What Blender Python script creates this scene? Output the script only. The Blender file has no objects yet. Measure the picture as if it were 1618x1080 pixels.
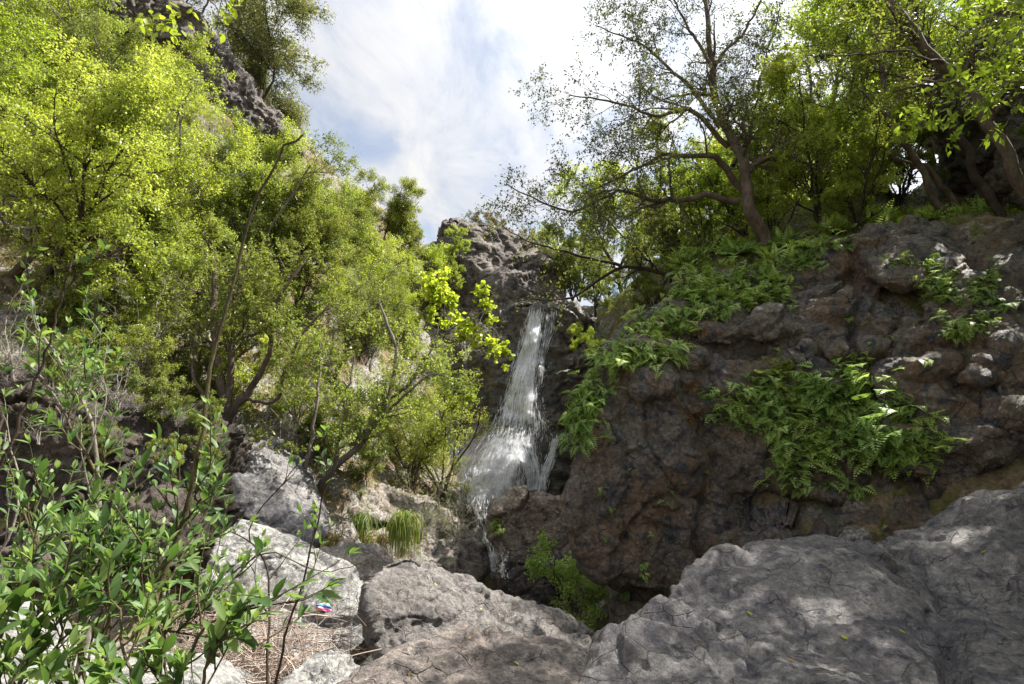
import bpy, math, random
import numpy as np
from mathutils import Vector, Matrix
from mathutils.bvhtree import BVHTree

R = math.radians
rng = np.random.default_rng(7)
random.seed(7)
SC = bpy.context.scene
COL = SC.collection

# ---------------------------------------------------------------- camera
F, PITCH, CAMZ = 899.0, R(10), 1.6
CP, SP = math.cos(PITCH), math.sin(PITCH)
def ray(px, py):
    u, v = (px-809)/F, (540-py)/F
    return np.array([u, CP - v*SP, SP + v*CP])
def P(px, py, d):
    r = ray(px, py); s = d/r[1]
    return np.array([r[0]*s, d, CAMZ + r[2]*s])
cam = bpy.data.cameras.new('camera'); cam.sensor_width = 36; cam.lens = F/1618*36
cam.clip_start = 0.05; cam.clip_end = 6000
co = bpy.data.objects.new('camera', cam); COL.objects.link(co)
co.location = (0, 0, CAMZ); co.rotation_euler = (R(90)+PITCH, 0, 0)
SC.camera = co

# ---------------------------------------------------------------- numpy noise
_perm = np.random.default_rng(3).permutation(256).astype(np.int32)
_perm = np.concatenate([_perm, _perm, _perm])
_g = np.random.default_rng(4).normal(size=(256, 3)); _g /= np.linalg.norm(_g, axis=1)[:, None]
_rv = np.random.default_rng(5).random((256, 3))
def _h(i, j, k): return _perm[_perm[_perm[i & 255] + (j & 255)] + (k & 255)]
def perlin(p):
    i = np.floor(p).astype(np.int32); f = p - i; w = f*f*f*(f*(f*6-15)+10)
    out = 0
    for a in (0, 1):
        wa = w[:, 0] if a else 1-w[:, 0]
        for b in (0, 1):
            wb = w[:, 1] if b else 1-w[:, 1]
            for c in (0, 1):
                wc = w[:, 2] if c else 1-w[:, 2]
                g = _g[_h(i[:, 0]+a, i[:, 1]+b, i[:, 2]+c)]
                out = out + wa*wb*wc*((f[:, 0]-a)*g[:, 0]+(f[:, 1]-b)*g[:, 1]+(f[:, 2]-c)*g[:, 2])
    return out*1.6
def fbm(p, o=4, g=0.5, ridged=False):
    s, a = 0, 1.0
    for k in range(o):
        n = perlin(p*(2.03**k) + 17.3*k)
        s = s + a*((1-2*np.abs(n)) if ridged else n); a *= g
    return s
def facets(p):
    """nearest cell's tilted plane height, and distance to the cell border"""
    i = np.floor(p).astype(np.int32)
    d1 = np.full(len(p), 9.0); d2 = np.full(len(p), 9.0); hh = np.zeros(len(p))
    for a in (-1, 0, 1):
        for b in (-1, 0, 1):
            for c in (-1, 0, 1):
                q = i + (a, b, c); k = _h(q[:, 0], q[:, 1], q[:, 2])
                v = p - (q + _rv[k]); d = (v*v).sum(1)
                pl = (v*_g[(k+37) & 255]).sum(1) + _rv[k, 1]*0.6
                near = d < d1
                d2 = np.where(near, d1, np.minimum(d2, d)); hh = np.where(near, pl, hh); d1 = np.where(near, d, d1)
    return hh, np.sqrt(d2)-np.sqrt(d1)

# ---------------------------------------------------------------- mesh helpers
def mesh_np(name, V, faces, var=None, smooth=False):
    """faces: list of int arrays (n, k)"""
    me = bpy.data.meshes.new(name)
    V = np.ascontiguousarray(V, dtype=np.float32)
    me.vertices.add(len(V)); me.vertices.foreach_set('co', V.ravel())
    faces = [np.asarray(f, dtype=np.int32) for f in faces if len(f)]
    nl = sum(f.size for f in faces); nf = sum(len(f) for f in faces)
    me.loops.add(nl); me.loops.foreach_set('vertex_index', np.concatenate([f.ravel() for f in faces]))
    st, o = [], 0
    for f in faces:
        st.append(np.arange(len(f), dtype=np.int32)*f.shape[1] + o); o += f.size
    me.polygons.add(nf); me.polygons.foreach_set('loop_start', np.concatenate(st))
    if smooth: me.polygons.foreach_set('use_smooth', np.ones(nf, dtype=bool))
    me.update(calc_edges=True)
    if var is not None:
        at = me.attributes.new('var', 'FLOAT', 'POINT'); at.data.foreach_set('value', np.asarray(var, dtype=np.float32))
    return me
def put(name, me, mat, parent=None, label=None, cat=None, group=None, kind=None, loc=None):
    o = bpy.data.objects.new(name, me); COL.objects.link(o)
    if me is not None and mat is not None and not me.materials: me.materials.append(mat)
    if parent is not None: o.parent = parent
    if label: o['label'] = label
    if cat: o['category'] = cat
    if group: o['group'] = group
    if kind: o['kind'] = kind
    if loc is not None: o.location = loc
    return o
def unit(v): return v/np.maximum(np.linalg.norm(v, axis=-1, keepdims=True), 1e-9)

class MB:
    def __init__(s): s.V = []; s.Q = []; s.T = []; s.v = []; s.n = 0
    def add(s, V, quads=None, tris=None, var=0.0):
        V = np.asarray(V).reshape(-1, 3)
        if quads is not None: s.Q.append(np.asarray(quads)+s.n)
        if tris is not None: s.T.append(np.asarray(tris)+s.n)
        s.V.append(V); s.v.append(np.broadcast_to(np.asarray(var, dtype=np.float32), (len(V),))); s.n += len(V)
    def tubes(s, Pt, Rd, sides=4, var=0.0):
        """Pt (M,N,3), Rd (M,N)"""
        M, N, _ = Pt.shape
        T = np.gradient(Pt, axis=1); T = unit(T)
        ref = unit(np.cross(T[:, N//2], rng.normal(size=(M, 3))))[:, None, :]
        a = unit(np.cross(T, np.cross(np.broadcast_to(ref, T.shape), T))); b = np.cross(T, a)
        ang = np.arange(sides)*2*math.pi/sides
        V = Pt[:, :, None, :] + Rd[:, :, None, None]*(np.cos(ang)[:, None]*a[:, :, None, :] + np.sin(ang)[:, None]*b[:, :, None, :])
        m, n, k = np.meshgrid(np.arange(M), np.arange(N-1), np.arange(sides), indexing='ij')
        k2 = (k+1) % sides; base = m*N*sides + n*sides
        q = np.stack([base+k, base+k2, base+k2+sides, base+k+sides], -1).reshape(-1, 4)
        vv = var if np.ndim(var) == 0 else np.repeat(var, N*sides)
        s.add(V.reshape(-1, 3), q, var=vv)
    def leaves(s, pos, d, nrm, L, W, var, fold=0.15):
        """rhombic leaves, one quad each"""
        n = len(pos); d = unit(d); side = unit(np.cross(d, nrm)); up = np.cross(side, d)
        L = np.broadcast_to(L, n)[:, None]; W = np.broadcast_to(W, n)[:, None]
        mid = pos + d*L*0.45 + up*L*fold*0.5
        V = np.stack([pos, mid+side*W*0.5, pos+d*L, mid-side*W*0.5], 1)
        s.add(V.reshape(-1, 3), np.arange(4*n).reshape(-1, 4), var=np.repeat(var, 4))
    def leaves6(s, pos, d, nrm, L, W, var, droop=0.15, fold=0.2):
        """pointed oval leaves with a mid rib fold and a droop: 2 x 3 faces"""
        n = len(pos); d = unit(d); side = unit(np.cross(d, nrm)); up = np.cross(side, d)
        L = np.broadcast_to(L, n)[:, None]; W = np.broadcast_to(W, n)[:, None]
        ts = [0, .22, .5, .8, 1]; ws = [0.0, .38, .5, .3, 0.0]
        rows = []
        for t, w in zip(ts, ws):
            c = pos + d*L*t - up*L*droop*t*t
            if w == 0: rows.append([c])
            else: rows.append([c+side*W*w+up*W*fold*w*2*.5, c, c-side*W*w+up*W*fold*w*2*.5])
        V = np.stack([x for r in rows for x in r], 1)   # 1+3+3+3+1 = 11
        b = (np.arange(n)*11)[:, None]
        quads = np.concatenate([b+[1, 4, 5, 2], b+[2, 5, 6, 3], b+[4, 7, 8, 5], b+[5, 8, 9, 6]])
        tris = np.concatenate([b+[0, 1, 2], b+[0, 2, 3], b+[7, 10, 8], b+[8, 10, 9]])
        s.add(V.reshape(-1, 3), quads, tris, var=np.repeat(var, 11))
    def build(s, name, smooth=False):
        return mesh_np(name, np.concatenate(s.V), [np.concatenate(x) for x in (s.Q, s.T) if x], np.concatenate(s.v), smooth)

# ---------------------------------------------------------------- materials
def newmat(name):
    m = bpy.data.materials.new(name); m.use_nodes = True
    nt = m.node_tree; nt.nodes.clear()
    return m, nt
class NT:
    def __init__(s, nt): s.nt = nt
    def n(s, typ, **kw):
        x = s.nt.nodes.new(typ)
        for k, v in kw.items():
            if k.startswith('i_'):
                x.inputs[k[2:].replace('_', ' ')].default_value = v
            else: setattr(x, k, v)
        return x
    def l(s, a, b): s.nt.links.new(a, b)
    def noise(s, vec, scale, detail=5, rough=.55, dist=0.0):
        x = s.n('ShaderNodeTexNoise'); x.inputs['Scale'].default_value = scale; x.inputs['Detail'].default_value = detail
        x.inputs['Roughness'].default_value = rough; x.inputs['Distortion'].default_value = dist
        s.l(vec, x.inputs['Vector']); return x.outputs['Fac']
    def ramp(s, fac, stops, interp='LINEAR'):
        x = s.n('ShaderNodeValToRGB'); e = x.color_ramp.elements; x.color_ramp.interpolation = interp
        while len(e) < len(stops): e.new(.5)
        for k, (p, c) in enumerate(stops):
            e[k].position = p; e[k].color = (c[0], c[1], c[2], 1) if np.ndim(c) else (c, c, c, 1)
        s.l(fac, x.inputs['Fac']); return x.outputs['Color']
    def mix(s, fac, a, b, mode='MIX'):
        x = s.n('ShaderNodeMix', data_type='RGBA', blend_type=mode)
        for sock, v in ((x.inputs[0], fac), (x.inputs[6], a), (x.inputs[7], b)):
            if isinstance(v, (int, float)): sock.default_value = v
            elif isinstance(v, tuple): sock.default_value = (*v, 1)
            else: s.l(v, sock)
        return x.outputs[2]
    def math(s, op, a, b=0.0, clamp=False):
        x = s.n('ShaderNodeMath', operation=op, use_clamp=clamp)
        for sock, v in ((x.inputs[0], a), (x.inputs[1], b)):
            if isinstance(v, (int, float)): sock.default_value = v
            else: s.l(v, sock)
        return x.outputs[0]

def rock_mat(name, c1, c2, c3, spots=(.5, .5, .48), rough=.62, bump=.5, scale=1.0, moss=None, spotamt=.35, crack=0.5, spec=.4):
    """mottled stone: two broad tones, stain patches, fine grain, hairline cracks"""
    m, nt = newmat(name); N = NT(nt)
    tc = N.n('ShaderNodeTexCoord').outputs['Object']
    mp = N.n('ShaderNodeMapping'); N.l(tc, mp.inputs['Vector']); mp.inputs['Scale'].default_value = (scale,)*3
    v = mp.outputs[0]
    broad = N.noise(v, .9, 5, .6)
    med = N.noise(v, 3.7, 8, .7)
    fine = N.noise(v, 17, 8, .74)
    grain = N.noise(v, 85, 4, .75)
    pits = N.n('ShaderNodeTexVoronoi', feature='F1'); pits.inputs['Scale'].default_value = 26; N.l(v, pits.inputs['Vector'])
    pit = N.ramp(pits.outputs['Distance'], [(.12, 0), (.3, 1)])
    pit = N.mix(N.ramp(N.noise(v, 4.1, 4), [(.48, 1), (.6, 0)]), pit, (1, 1, 1))
    col = N.mix(N.ramp(broad, [(.40, 0), (.60, 1)]), c1, c2)
    col = N.mix(N.ramp(med, [(.5, 0), (.60, 1)]), col, c3)
    sp = N.noise(v, 6.5, 9, .78)
    col = N.mix(N.math('MULTIPLY', N.ramp(sp, [(.56, 0), (.63, 1)]), spotamt), col, spots)
    col = N.mix(.75, col, N.ramp(fine, [(.34, .3), (.5, .85), (.64, 1.65)]), 'MULTIPLY')
    col = N.mix(.6, col, N.ramp(grain, [(.35, .4), (.65, 1.6)]), 'MULTIPLY')
    col = N.mix(.45, col, pit, 'MULTIPLY')
    # cracks
    wv = N.n('ShaderNodeVectorMath', operation='ADD'); N.l(v, wv.inputs[0])
    nz = N.n('ShaderNodeTexNoise'); nz.inputs['Scale'].default_value = 1.6; nz.inputs['Detail'].default_value = 4
    N.l(v, nz.inputs['Vector']); sc = N.n('ShaderNodeVectorMath', operation='SCALE'); sc.inputs['Scale'].default_value = .45
    N.l(nz.outputs['Color'], sc.inputs[0]); N.l(sc.outputs[0], wv.inputs[1])
    vo = N.n('ShaderNodeTexVoronoi', feature='DISTANCE_TO_EDGE'); vo.inputs['Scale'].default_value = 2.9
    mp2 = N.n('ShaderNodeMapping'); N.l(wv.outputs[0], mp2.inputs['Vector'])
    mp2.inputs['Scale'].default_value = (1, 1.3, 1.8); mp2.inputs['Rotation'].default_value = (.5, .35, .2)
    N.l(mp2.outputs[0], vo.inputs['Vector'])
    ck = N.ramp(vo.outputs['Distance'], [(0, 0), (.022, 1)])
    ckm = N.ramp(N.noise(v, 2.3, 3), [(.40, 1), (.5, 0)])      # cracks only in patches
    ck = N.mix(ckm, ck, (1, 1, 1))
    col = N.mix(crack, col, ck, 'MULTIPLY')
    if moss:
        geo = N.n('ShaderNodeNewGeometry'); sx = N.n('ShaderNodeSeparateXYZ'); N.l(geo.outputs['Normal'], sx.inputs[0])
        mk = N.math('MULTIPLY', N.ramp(N.noise(v, 2.2, 6, .7), [(.5, 0), (.6, 1)]), N.ramp(sx.outputs['Z'], [(.1, 0), (.6, 1)]))
        col = N.mix(N.math('MULTIPLY', mk, moss[3]), col, moss[:3])
    b = N.n('ShaderNodeBsdfPrincipled'); N.l(col, b.inputs['Base Color'])
    b.inputs['Specular IOR Level'].default_value = spec
    N.l(N.ramp(med, [(.3, rough-.12), (.7, min(1, rough+.2))]), b.inputs['Roughness'])
    h = N.math('ADD', N.math('MULTIPLY', fine, .55), N.math('MULTIPLY', grain, .14))
    h = N.math('ADD', h, N.math('MULTIPLY', sp, .5))
    h = N.math('ADD', h, N.math('MULTIPLY', ck, .3))
    h = N.math('ADD', h, N.math('MULTIPLY', pit, .12))
    bp = N.n('ShaderNodeBump'); bp.inputs['Strength'].default_value = bump; bp.inputs['Distance'].default_value = .11/scale
    N.l(h, bp.inputs['Height']); N.l(bp.outputs[0], b.inputs['Normal'])
    out = N.n('ShaderNodeOutputMaterial'); N.l(b.outputs[0], out.inputs[0])
    return m

def leaf_mat(name, ca, cb, cc, trans=.5, tcol=None, rough=.42, spec=.35, vary=((.82, .85, .9), (1.16, 1.1, 1))):
    """leaf: tone per leaf from attribute 'var', thin and translucent"""
    m, nt = newmat(name); N = NT(nt)
    at = N.n('ShaderNodeAttribute', attribute_name='var').outputs['Fac']
    oi = N.n('ShaderNodeObjectInfo').outputs['Random']
    base = N.ramp(at, [(0, ca), (.5, cb), (1, cc)])
    base = N.mix(1.0, base, N.ramp(oi, [(0, vary[0]), (1, vary[1])]), 'MULTIPLY')
    b = N.n('ShaderNodeBsdfPrincipled'); N.l(base, b.inputs['Base Color'])
    b.inputs['Roughness'].default_value = rough; b.inputs['Specular IOR Level'].default_value = spec
    t = N.n('ShaderNodeBsdfTranslucent')
    tc = N.mix(1.0, base, tcol or (1.9, 1.7, .8), 'MULTIPLY'); N.l(tc, t.inputs['Color'])
    mx = N.n('ShaderNodeMixShader'); mx.inputs[0].default_value = trans
    N.l(b.outputs[0], mx.inputs[1]); N.l(t.outputs[0], mx.inputs[2])
    out = N.n('ShaderNodeOutputMaterial'); N.l(mx.outputs[0], out.inputs[0])
    return m

def bark_mat(name, c1, c2, scale=6):
    m, nt = newmat(name); N = NT(nt)
    tc = N.n('ShaderNodeTexCoord').outputs['Object']
    mp = N.n('ShaderNodeMapping'); N.l(tc, mp.inputs['Vector']); mp.inputs['Scale'].default_value = (1, 1, .35)
    a = N.noise(mp.outputs[0], scale*3, 6, .7, .5); b2 = N.noise(tc, scale*.5, 4)
    col = N.mix(N.ramp(b2, [(.4, 0), (.6, 1)]), c1, c2)
    col = N.mix(.8, col, N.ramp(a, [(.3, .4), (.7, 1.4)]), 'MULTIPLY')
    b = N.n('ShaderNodeBsdfPrincipled'); N.l(col, b.inputs['Base Color']); b.inputs['Roughness'].default_value = .85
    b.inputs['Specular IOR Level'].default_value = .2
    bp = N.n('ShaderNodeBump'); bp.inputs['Strength'].default_value = .8; bp.inputs['Distance'].default_value = .02
    N.l(a, bp.inputs['Height']); N.l(bp.outputs[0], b.inputs['Normal'])
    out = N.n('ShaderNodeOutputMaterial'); N.l(b.outputs[0], out.inputs[0])
    return m

def plain_mat(name, c, rough=.8, spec=.3):
    m, nt = newmat(name); N = NT(nt)
    at = N.n('ShaderNodeAttribute', attribute_name='var').outputs['Fac']
    col = N.mix(1.0, c, N.ramp(at, [(0, .55), (1, 1.5)]), 'MULTIPLY')
    b = N.n('ShaderNodeBsdfPrincipled'); N.l(col, b.inputs['Base Color']); b.inputs['Roughness'].default_value = rough
    b.inputs['Specular IOR Level'].default_value = spec
    out = N.n('ShaderNodeOutputMaterial'); N.l(b.outputs[0], out.inputs[0])
    return m

# ---------------------------------------------------------------- sky and sun
SUN_AZ, SUN_EL = R(68), R(56)      # azimuth clockwise from +Y
w = bpy.data.worlds.new('World'); SC.world = w; w.use_nodes = True
wn = w.node_tree; wn.nodes.clear(); N = NT(wn)
sky = N.n('ShaderNodeTexSky', sky_type='NISHITA'); sky.sun_disc = False
sky.sun_elevation = SUN_EL; sky.sun_rotation = SUN_AZ; sky.air_density = 1.0; sky.dust_density = .6
geo = N.n('ShaderNodeTexCoord').outputs['Generated']
sep = N.n('ShaderNodeSeparateXYZ'); N.l(geo, sep.inputs[0])
zz = N.math('MAXIMUM', sep.outputs['Z'], .08)
dv = N.n('ShaderNodeCombineXYZ'); N.l(N.math('DIVIDE', sep.outputs['X'], zz), dv.inputs[0]); N.l(N.math('DIVIDE', sep.outputs['Y'], zz), dv.inputs[1])
c1 = N.noise(dv.outputs[0], .9, 9, .58, .35)
mp = N.n('ShaderNodeMapping'); mp.inputs['Scale'].default_value = (2.2, .8, 1); mp.inputs['Rotation'].default_value = (0, 0, .5)
N.l(dv.outputs[0], mp.inputs[0]); c2 = N.noise(mp.outputs[0], 1.6, 8, .62, .6)
cl = N.math('ADD', N.math('MULTIPLY', c1, .6), N.math('MULTIPLY', c2, .4))
mask = N.ramp(cl, [(.34, .3), (.44, .55), (.51, .86), (.6, 1)])
shade = N.ramp(c2, [(.35, (3.7, 3.85, 4.15)), (.65, (4.7, 4.68, 4.65))])
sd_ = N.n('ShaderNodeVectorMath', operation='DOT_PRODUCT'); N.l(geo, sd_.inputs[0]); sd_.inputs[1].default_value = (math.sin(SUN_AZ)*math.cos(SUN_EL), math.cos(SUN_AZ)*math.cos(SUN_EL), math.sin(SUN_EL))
aur = N.math('ADD', N.math('MULTIPLY', N.math('POWER', N.math('MAXIMUM', sd_.outputs['Value'], 0.0), 5.0), 3.2), 1.0)   # thin cloud is brighter towards the sun; glow added for fill light
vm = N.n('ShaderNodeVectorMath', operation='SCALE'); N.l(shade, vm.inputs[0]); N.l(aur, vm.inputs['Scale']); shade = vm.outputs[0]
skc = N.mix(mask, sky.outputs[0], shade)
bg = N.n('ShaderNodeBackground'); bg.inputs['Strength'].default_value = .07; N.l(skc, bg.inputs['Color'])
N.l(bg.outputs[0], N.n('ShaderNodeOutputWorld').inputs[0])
sun = bpy.data.lights.new('sun', 'SUN'); sun.energy = 5; sun.angle = R(.5); sun.color = (1, .95, .86)
so = bpy.data.objects.new('sun', sun); COL.objects.link(so)
SUNV = Vector((math.sin(SUN_AZ)*math.cos(SUN_EL), math.cos(SUN_AZ)*math.cos(SUN_EL), math.sin(SUN_EL)))
so.rotation_euler = SUNV.to_track_quat('Z', 'Y').to_euler()
vs = SC.view_settings; vs.view_transform = 'Standard'; vs.look = 'None'; vs.gamma = 1; vs.exposure = 1.45
SC.render.engine = 'CYCLES'
cy = SC.cycles; cy.use_denoising = True; cy.max_bounces = 7; cy.diffuse_bounces = 4; cy.glossy_bounces = 2
cy.transmission_bounces = 5; cy.transparent_max_bounces = 16; cy.volume_max_steps = 64; cy.volume_step_rate = 2; cy.caustics_reflective = False; cy.caustics_refractive = False

M_ = {}
M_['grey'] = rock_mat('grey_stone', (.155, .145, .15), (.25, .235, .225), (.12, .115, .135), (.42, .4, .37), .5, .6)
M_['front'] = rock_mat('front_grey_stone', (.13, .12, .125), (.235, .22, .21), (.075, .07, .085), (.40, .38, .37), .46, .8, 1.3, spec=.5)
M_['pale'] = rock_mat('pale_stone', (.24, .235, .225), (.33, .32, .305), (.14, .138, .135), (.46, .45, .43), .8, .7, 1.2, crack=.7)
M_['brown'] = rock_mat('brown_wall_stone', (.19, .13, .09), (.195, .172, .155), (.072, .074, .09), (.42, .38, .32), .5, .9, .9, (.05, .07, .02, .5), .3)
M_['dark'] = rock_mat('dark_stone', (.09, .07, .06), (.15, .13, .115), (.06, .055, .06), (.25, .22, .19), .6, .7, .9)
M_['shelf'] = rock_mat('shaded_shelf_stone', (.065, .046, .034), (.09, .072, .06), (.04, .034, .03), (.19, .17, .15), .65, .8, .9)  # the shelf's shade is put into this darker base colour
M_['wedge'] = rock_mat('weathered_boulder_stone', (.125, .11, .10), (.20, .185, .175), (.08, .07, .07), (.36, .34, .31), .5, .8, 1.1)
M_['flat'] = rock_mat('brown_grey_boulder_stone', (.17, .14, .125), (.235, .205, .185), (.11, .095, .09), (.38, .35, .31), .5, .8, 1.1)
M_['midb'] = rock_mat('brown_boulder_stone', (.30, .23, .18), (.38, .32, .27), (.17, .13, .105), (.4, .35, .3), .55, .8, .9)
M_['peak'] = rock_mat('peak_stone', (.12, .10, .09), (.19, .16, .14), (.07, .065, .065), (.32, .28, .24), .75, .8, .5)
M_['wet'] = rock_mat('wet_stone', (.06, .05, .042), (.13, .10, .075), (.04, .04, .05), (.24, .22, .18), .35, .7, .8, (.05, .08, .015, .7), spec=.6)
M_['ledge'] = rock_mat('pinkish_ledge_stone', (.26, .22, .2), (.33, .30, .28), (.16, .12, .095), (.48, .45, .42), .8, .8, 1.1, (.08, .1, .02, .5))
# ---------------------------------------------------------------- rocks
BV = {}
def hull_bm(bm, pts):
    import bmesh
    vs = [bm.verts.new(p) for p in pts]
    r = bmesh.ops.convex_hull(bm, input=vs)
    dead = [g for g in set(r['geom_interior'] + r['geom_unused']) if isinstance(g, bmesh.types.BMVert) and g.is_valid]
    bmesh.ops.delete(bm, geom=dead, context='VERTS')
def rock(name, hulls, voxel, mat, label, cat='rock', amp=1.0, size=1.0, smooth_it=3, seed=0, kind=None, lump=0.0, strata=0.0, tilt=(0, 0, 1), stones=(), carve=()):
    """hulls: list of (front points [(px,py,d)], back metres, shrink) or arrays of world points"""
    import bmesh
    bm = bmesh.new()
    for h in hulls:
        if isinstance(h, tuple):
            f = np.array([P(*q) for q in h[0]]); c = f.mean(0)
            b = c + (f-c)*h[2]; b[:, 1] = f[:, 1] + h[1]
            if len(h) > 3: b[:, 0] += h[3]; b[:, 2] += h[4]
            pts = np.concatenate([f, b])
        else: pts = np.asarray(h, dtype=float)
        hull_bm(bm, pts)
    if stones:
        bmesh.ops.triangulate(bm, faces=bm.faces[:]); bb = BVHTree.FromBMesh(bm)
        for px, py, r_, asp in stones:
            h = cast(px, py, [bb])
            if h is None: continue
            c = np.array(h[0]); rr = r_/F*c[1]; v = unit(np.random.default_rng(int(px)).normal(size=(26, 3)))*np.array([rr, rr*.8, rr*asp])
            hull_bm(bm, c+v+np.array([0, rr*.12, 0]))
    me = bpy.data.meshes.new('tmp'); bm.to_mesh(me); bm.free()
    o = bpy.data.objects.new('tmp', me); COL.objects.link(o)
    md = o.modifiers.new('r', 'REMESH'); md.mode = 'VOXEL'; md.voxel_size = voxel; md.use_smooth_shade = True
    sm = o.modifiers.new('s', 'SMOOTH'); sm.factor = .5; sm.iterations = smooth_it
    dg = bpy.context.evaluated_depsgraph_get(); ev = o.evaluated_get(dg); m2 = bpy.data.meshes.new_from_object(ev)
    bpy.data.objects.remove(o); bpy.data.meshes.remove(me)
    n = len(m2.vertices); V = np.empty(n*3, np.float32); m2.vertices.foreach_get('co', V); V = V.reshape(-1, 3).astype(float)
    def normals():
        x = np.empty(n*3, np.float32); m2.vertex_normals.foreach_get('vector', x); return x.reshape(-1, 3).astype(float)
    off = np.array([seed*13.7, seed*5.1, seed*9.3])
    s = size
    Nn = normals()
    for poly, wd_, dp in carve:          # open fissures cut into the stone along these lines
        yy = V[:, 1]; dz = V[:, 2]-CAMZ; dep = yy*CP + dz*SP; upc = -yy*SP + dz*CP
        ppx = 809 + F*V[:, 0]/dep; ppy = 540 - F*upc/dep; best = np.full(n, 1e9); wob = 7*perlin(V*2.2)
        for (x0, y0), (x1, y1) in zip(poly[:-1], poly[1:]):
            L2 = (x1-x0)**2+(y1-y0)**2; t = np.clip(((ppx-x0)*(x1-x0)+(ppy-y0)*(y1-y0))/L2, 0, 1)
            best = np.minimum(best, np.hypot(ppx-x0-t*(x1-x0), ppy-y0-t*(y1-y0)))
        V -= Nn*(dp*np.exp(-(np.abs(best+wob*.6)/wd_)**1.5)*(dep > .5)*(Nn[:, 1] < .3))[:, None]
    q = V/s + off
    V += Nn*(amp*s*.16*fbm(q*1.1, 3))[:, None]
    qq = q + .22*np.stack([perlin(q*1.7+k*9) for k in (1, 2, 3)], 1)
    h1, e1 = facets(qq*1.25); h2, e2 = facets(qq*np.array([1, 1, 1.5])*3.1+5); h4, e4 = facets(qq*8.3+2)
    mk = np.clip(.5+1.6*fbm(q*.9+31, 2), 0, 1); mk2 = np.clip(.5+1.8*fbm(q*1.5+57, 2), 0, 1)
    k1, k2, k4 = np.minimum(1, e1*9), np.minimum(1, e2*7), np.minimum(1, e4*5)
    h1, h2, h4 = h1*k1, h2*k2, h4*k4
    D = amp*s*(.21*h1*(.5+.5*mk) + .10*h2*(.35+.65*mk2) + .036*h4*(.3+.7*mk) - .07*np.exp(-e1*34)*mk2 - .022*np.exp(-e2*30)*mk)
    if lump:
        h3, e3 = facets(qq*np.array([1.2, 1.2, 1.7])*1.7+3)
        D += lump*s*mk*(.20*np.minimum(e3*1.5, .45)**.7 - .06)
    if strata:
        t = (V @ np.asarray(tilt))/s + .3*fbm(q*1.3, 3)
        st = (t*5.5) % 1.0
        D += strata*s*mk2*(.06*np.where(st < .85, st, (1-st)*5.6))
        st = (t*17+fbm(q*3, 2)) % 1.0
        D += strata*s*mk*(.018*np.where(st < .8, st, (1-st)*4))
    D += amp*s*.018*fbm(q*5.5+3, 4, .55)
    V += Nn*D[:, None]
    m2.vertices.foreach_set('co', V.astype(np.float32).ravel()); m2.update()
    Nn = normals(); q = V/s+off; h5, e5 = facets(q*np.array([1, 1, 1.4])*13); h5 = h5*np.minimum(1, e5*3)
    V += Nn*(amp*s*(.017*fbm(q*11, 5, .66) + .013*h5 - .009*np.exp(-e5*20)*mk2 - .022*np.maximum(0, fbm(q*5+2, 3, ridged=True)-.8)))[:, None]
    m2.vertices.foreach_set('co', V.astype(np.float32).ravel()); m2.update()
    m2.polygons.foreach_set('use_smooth', np.ones(len(m2.polygons), dtype=bool))
    m2.name = name; m2.materials.clear()
    bv = BVHTree.FromObject
    ob = put(name, m2, mat, None, label, cat, None, kind)
    q4 = np.empty(len(m2.loops), np.int32); m2.loops.foreach_get('vertex_index', q4)
    BV[label] = bvh(m2)
    print(name, label[:30], n)
    return ob
def bvh(me):
    n = len(me.vertices); V = np.empty(n*3, np.float32); me.vertices.foreach_get('co', V)
    return BVHTree.FromPolygons(V.reshape(-1, 3).tolist(), [tuple(p.vertices) for p in me.polygons])
def cast(px, py, trees):
    r = Vector(ray(px, py)).normalized(); best = None
    for b in trees:
        h = b.ray_cast(Vector((0, 0, CAMZ)), r)
        if h[0] is not None and (best is None or h[3] < best[3]): best = h
    return best

FRONT = rock('boulder', [
    ([(930, 1120, 2.9), (965, 1015, 3.3), (1010, 965, 3.6), (1095, 905, 4.1), (1200, 872, 4.6), (1290, 858, 4.8), (1370, 872, 4.7), (1450, 950, 4.1), (1480, 1100, 2.9), (1300, 1250, 2.1), (1000, 1250, 2.3)], 1.2, .8, .4, -1.2),
    ([(1330, 900, 4.9), (1390, 858, 5.2), (1480, 822, 5.4), (1560, 788, 5.5), (1640, 758, 5.6), (1800, 720, 5.6), (1900, 900, 4.2), (1800, 1150, 2.8), (1560, 1100, 3.2), (1470, 1000, 3.8)], 1.2, .8, .4, -1.5),
    ([(1000, 1150, 2.6), (1250, 960, 4.0), (1500, 980, 4.0), (1700, 1000, 3.6), (1700, 1300, 2.2), (1000, 1300, 2.2)], 1.5, .9, 0, -1.5),
    ], .016, M_['front'], 'huge rounded grey boulder with a dip in its crest, before the ferny rock wall', amp=.42, size=1.6, seed=1,
    carve=[([(1380, 860), (1440, 895), (1490, 960), (1505, 1080)], 16, .10), ([(1210, 1010), (1290, 950), (1400, 960)], 9, .04), ([(1100, 905), (1180, 960), (1190, 1060)], 8, .03), ([(1480, 960), (1560, 900), (1640, 880)], 14, .07), ([(1000, 1000), (1100, 1000), (1150, 1080)], 7, .03)])
rock('boulder', [
    ([(578, 1000, 6.2), (582, 930, 6.3), (605, 890, 6.6), (650, 876, 6.9), (700, 893, 7.3), (790, 930, 7.9), (880, 972, 8.4), (945, 1005, 8.6), (952, 1030, 8.3), (925, 1080, 7), (750, 1100, 6), (610, 1060, 5.9)], 1.4, .75, .3, -1),
    ], .018, M_['wedge'], 'long wedge-shaped grey boulder sloping down to the right below the waterfall', amp=.5, size=1.3, seed=12, smooth_it=4)
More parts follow.
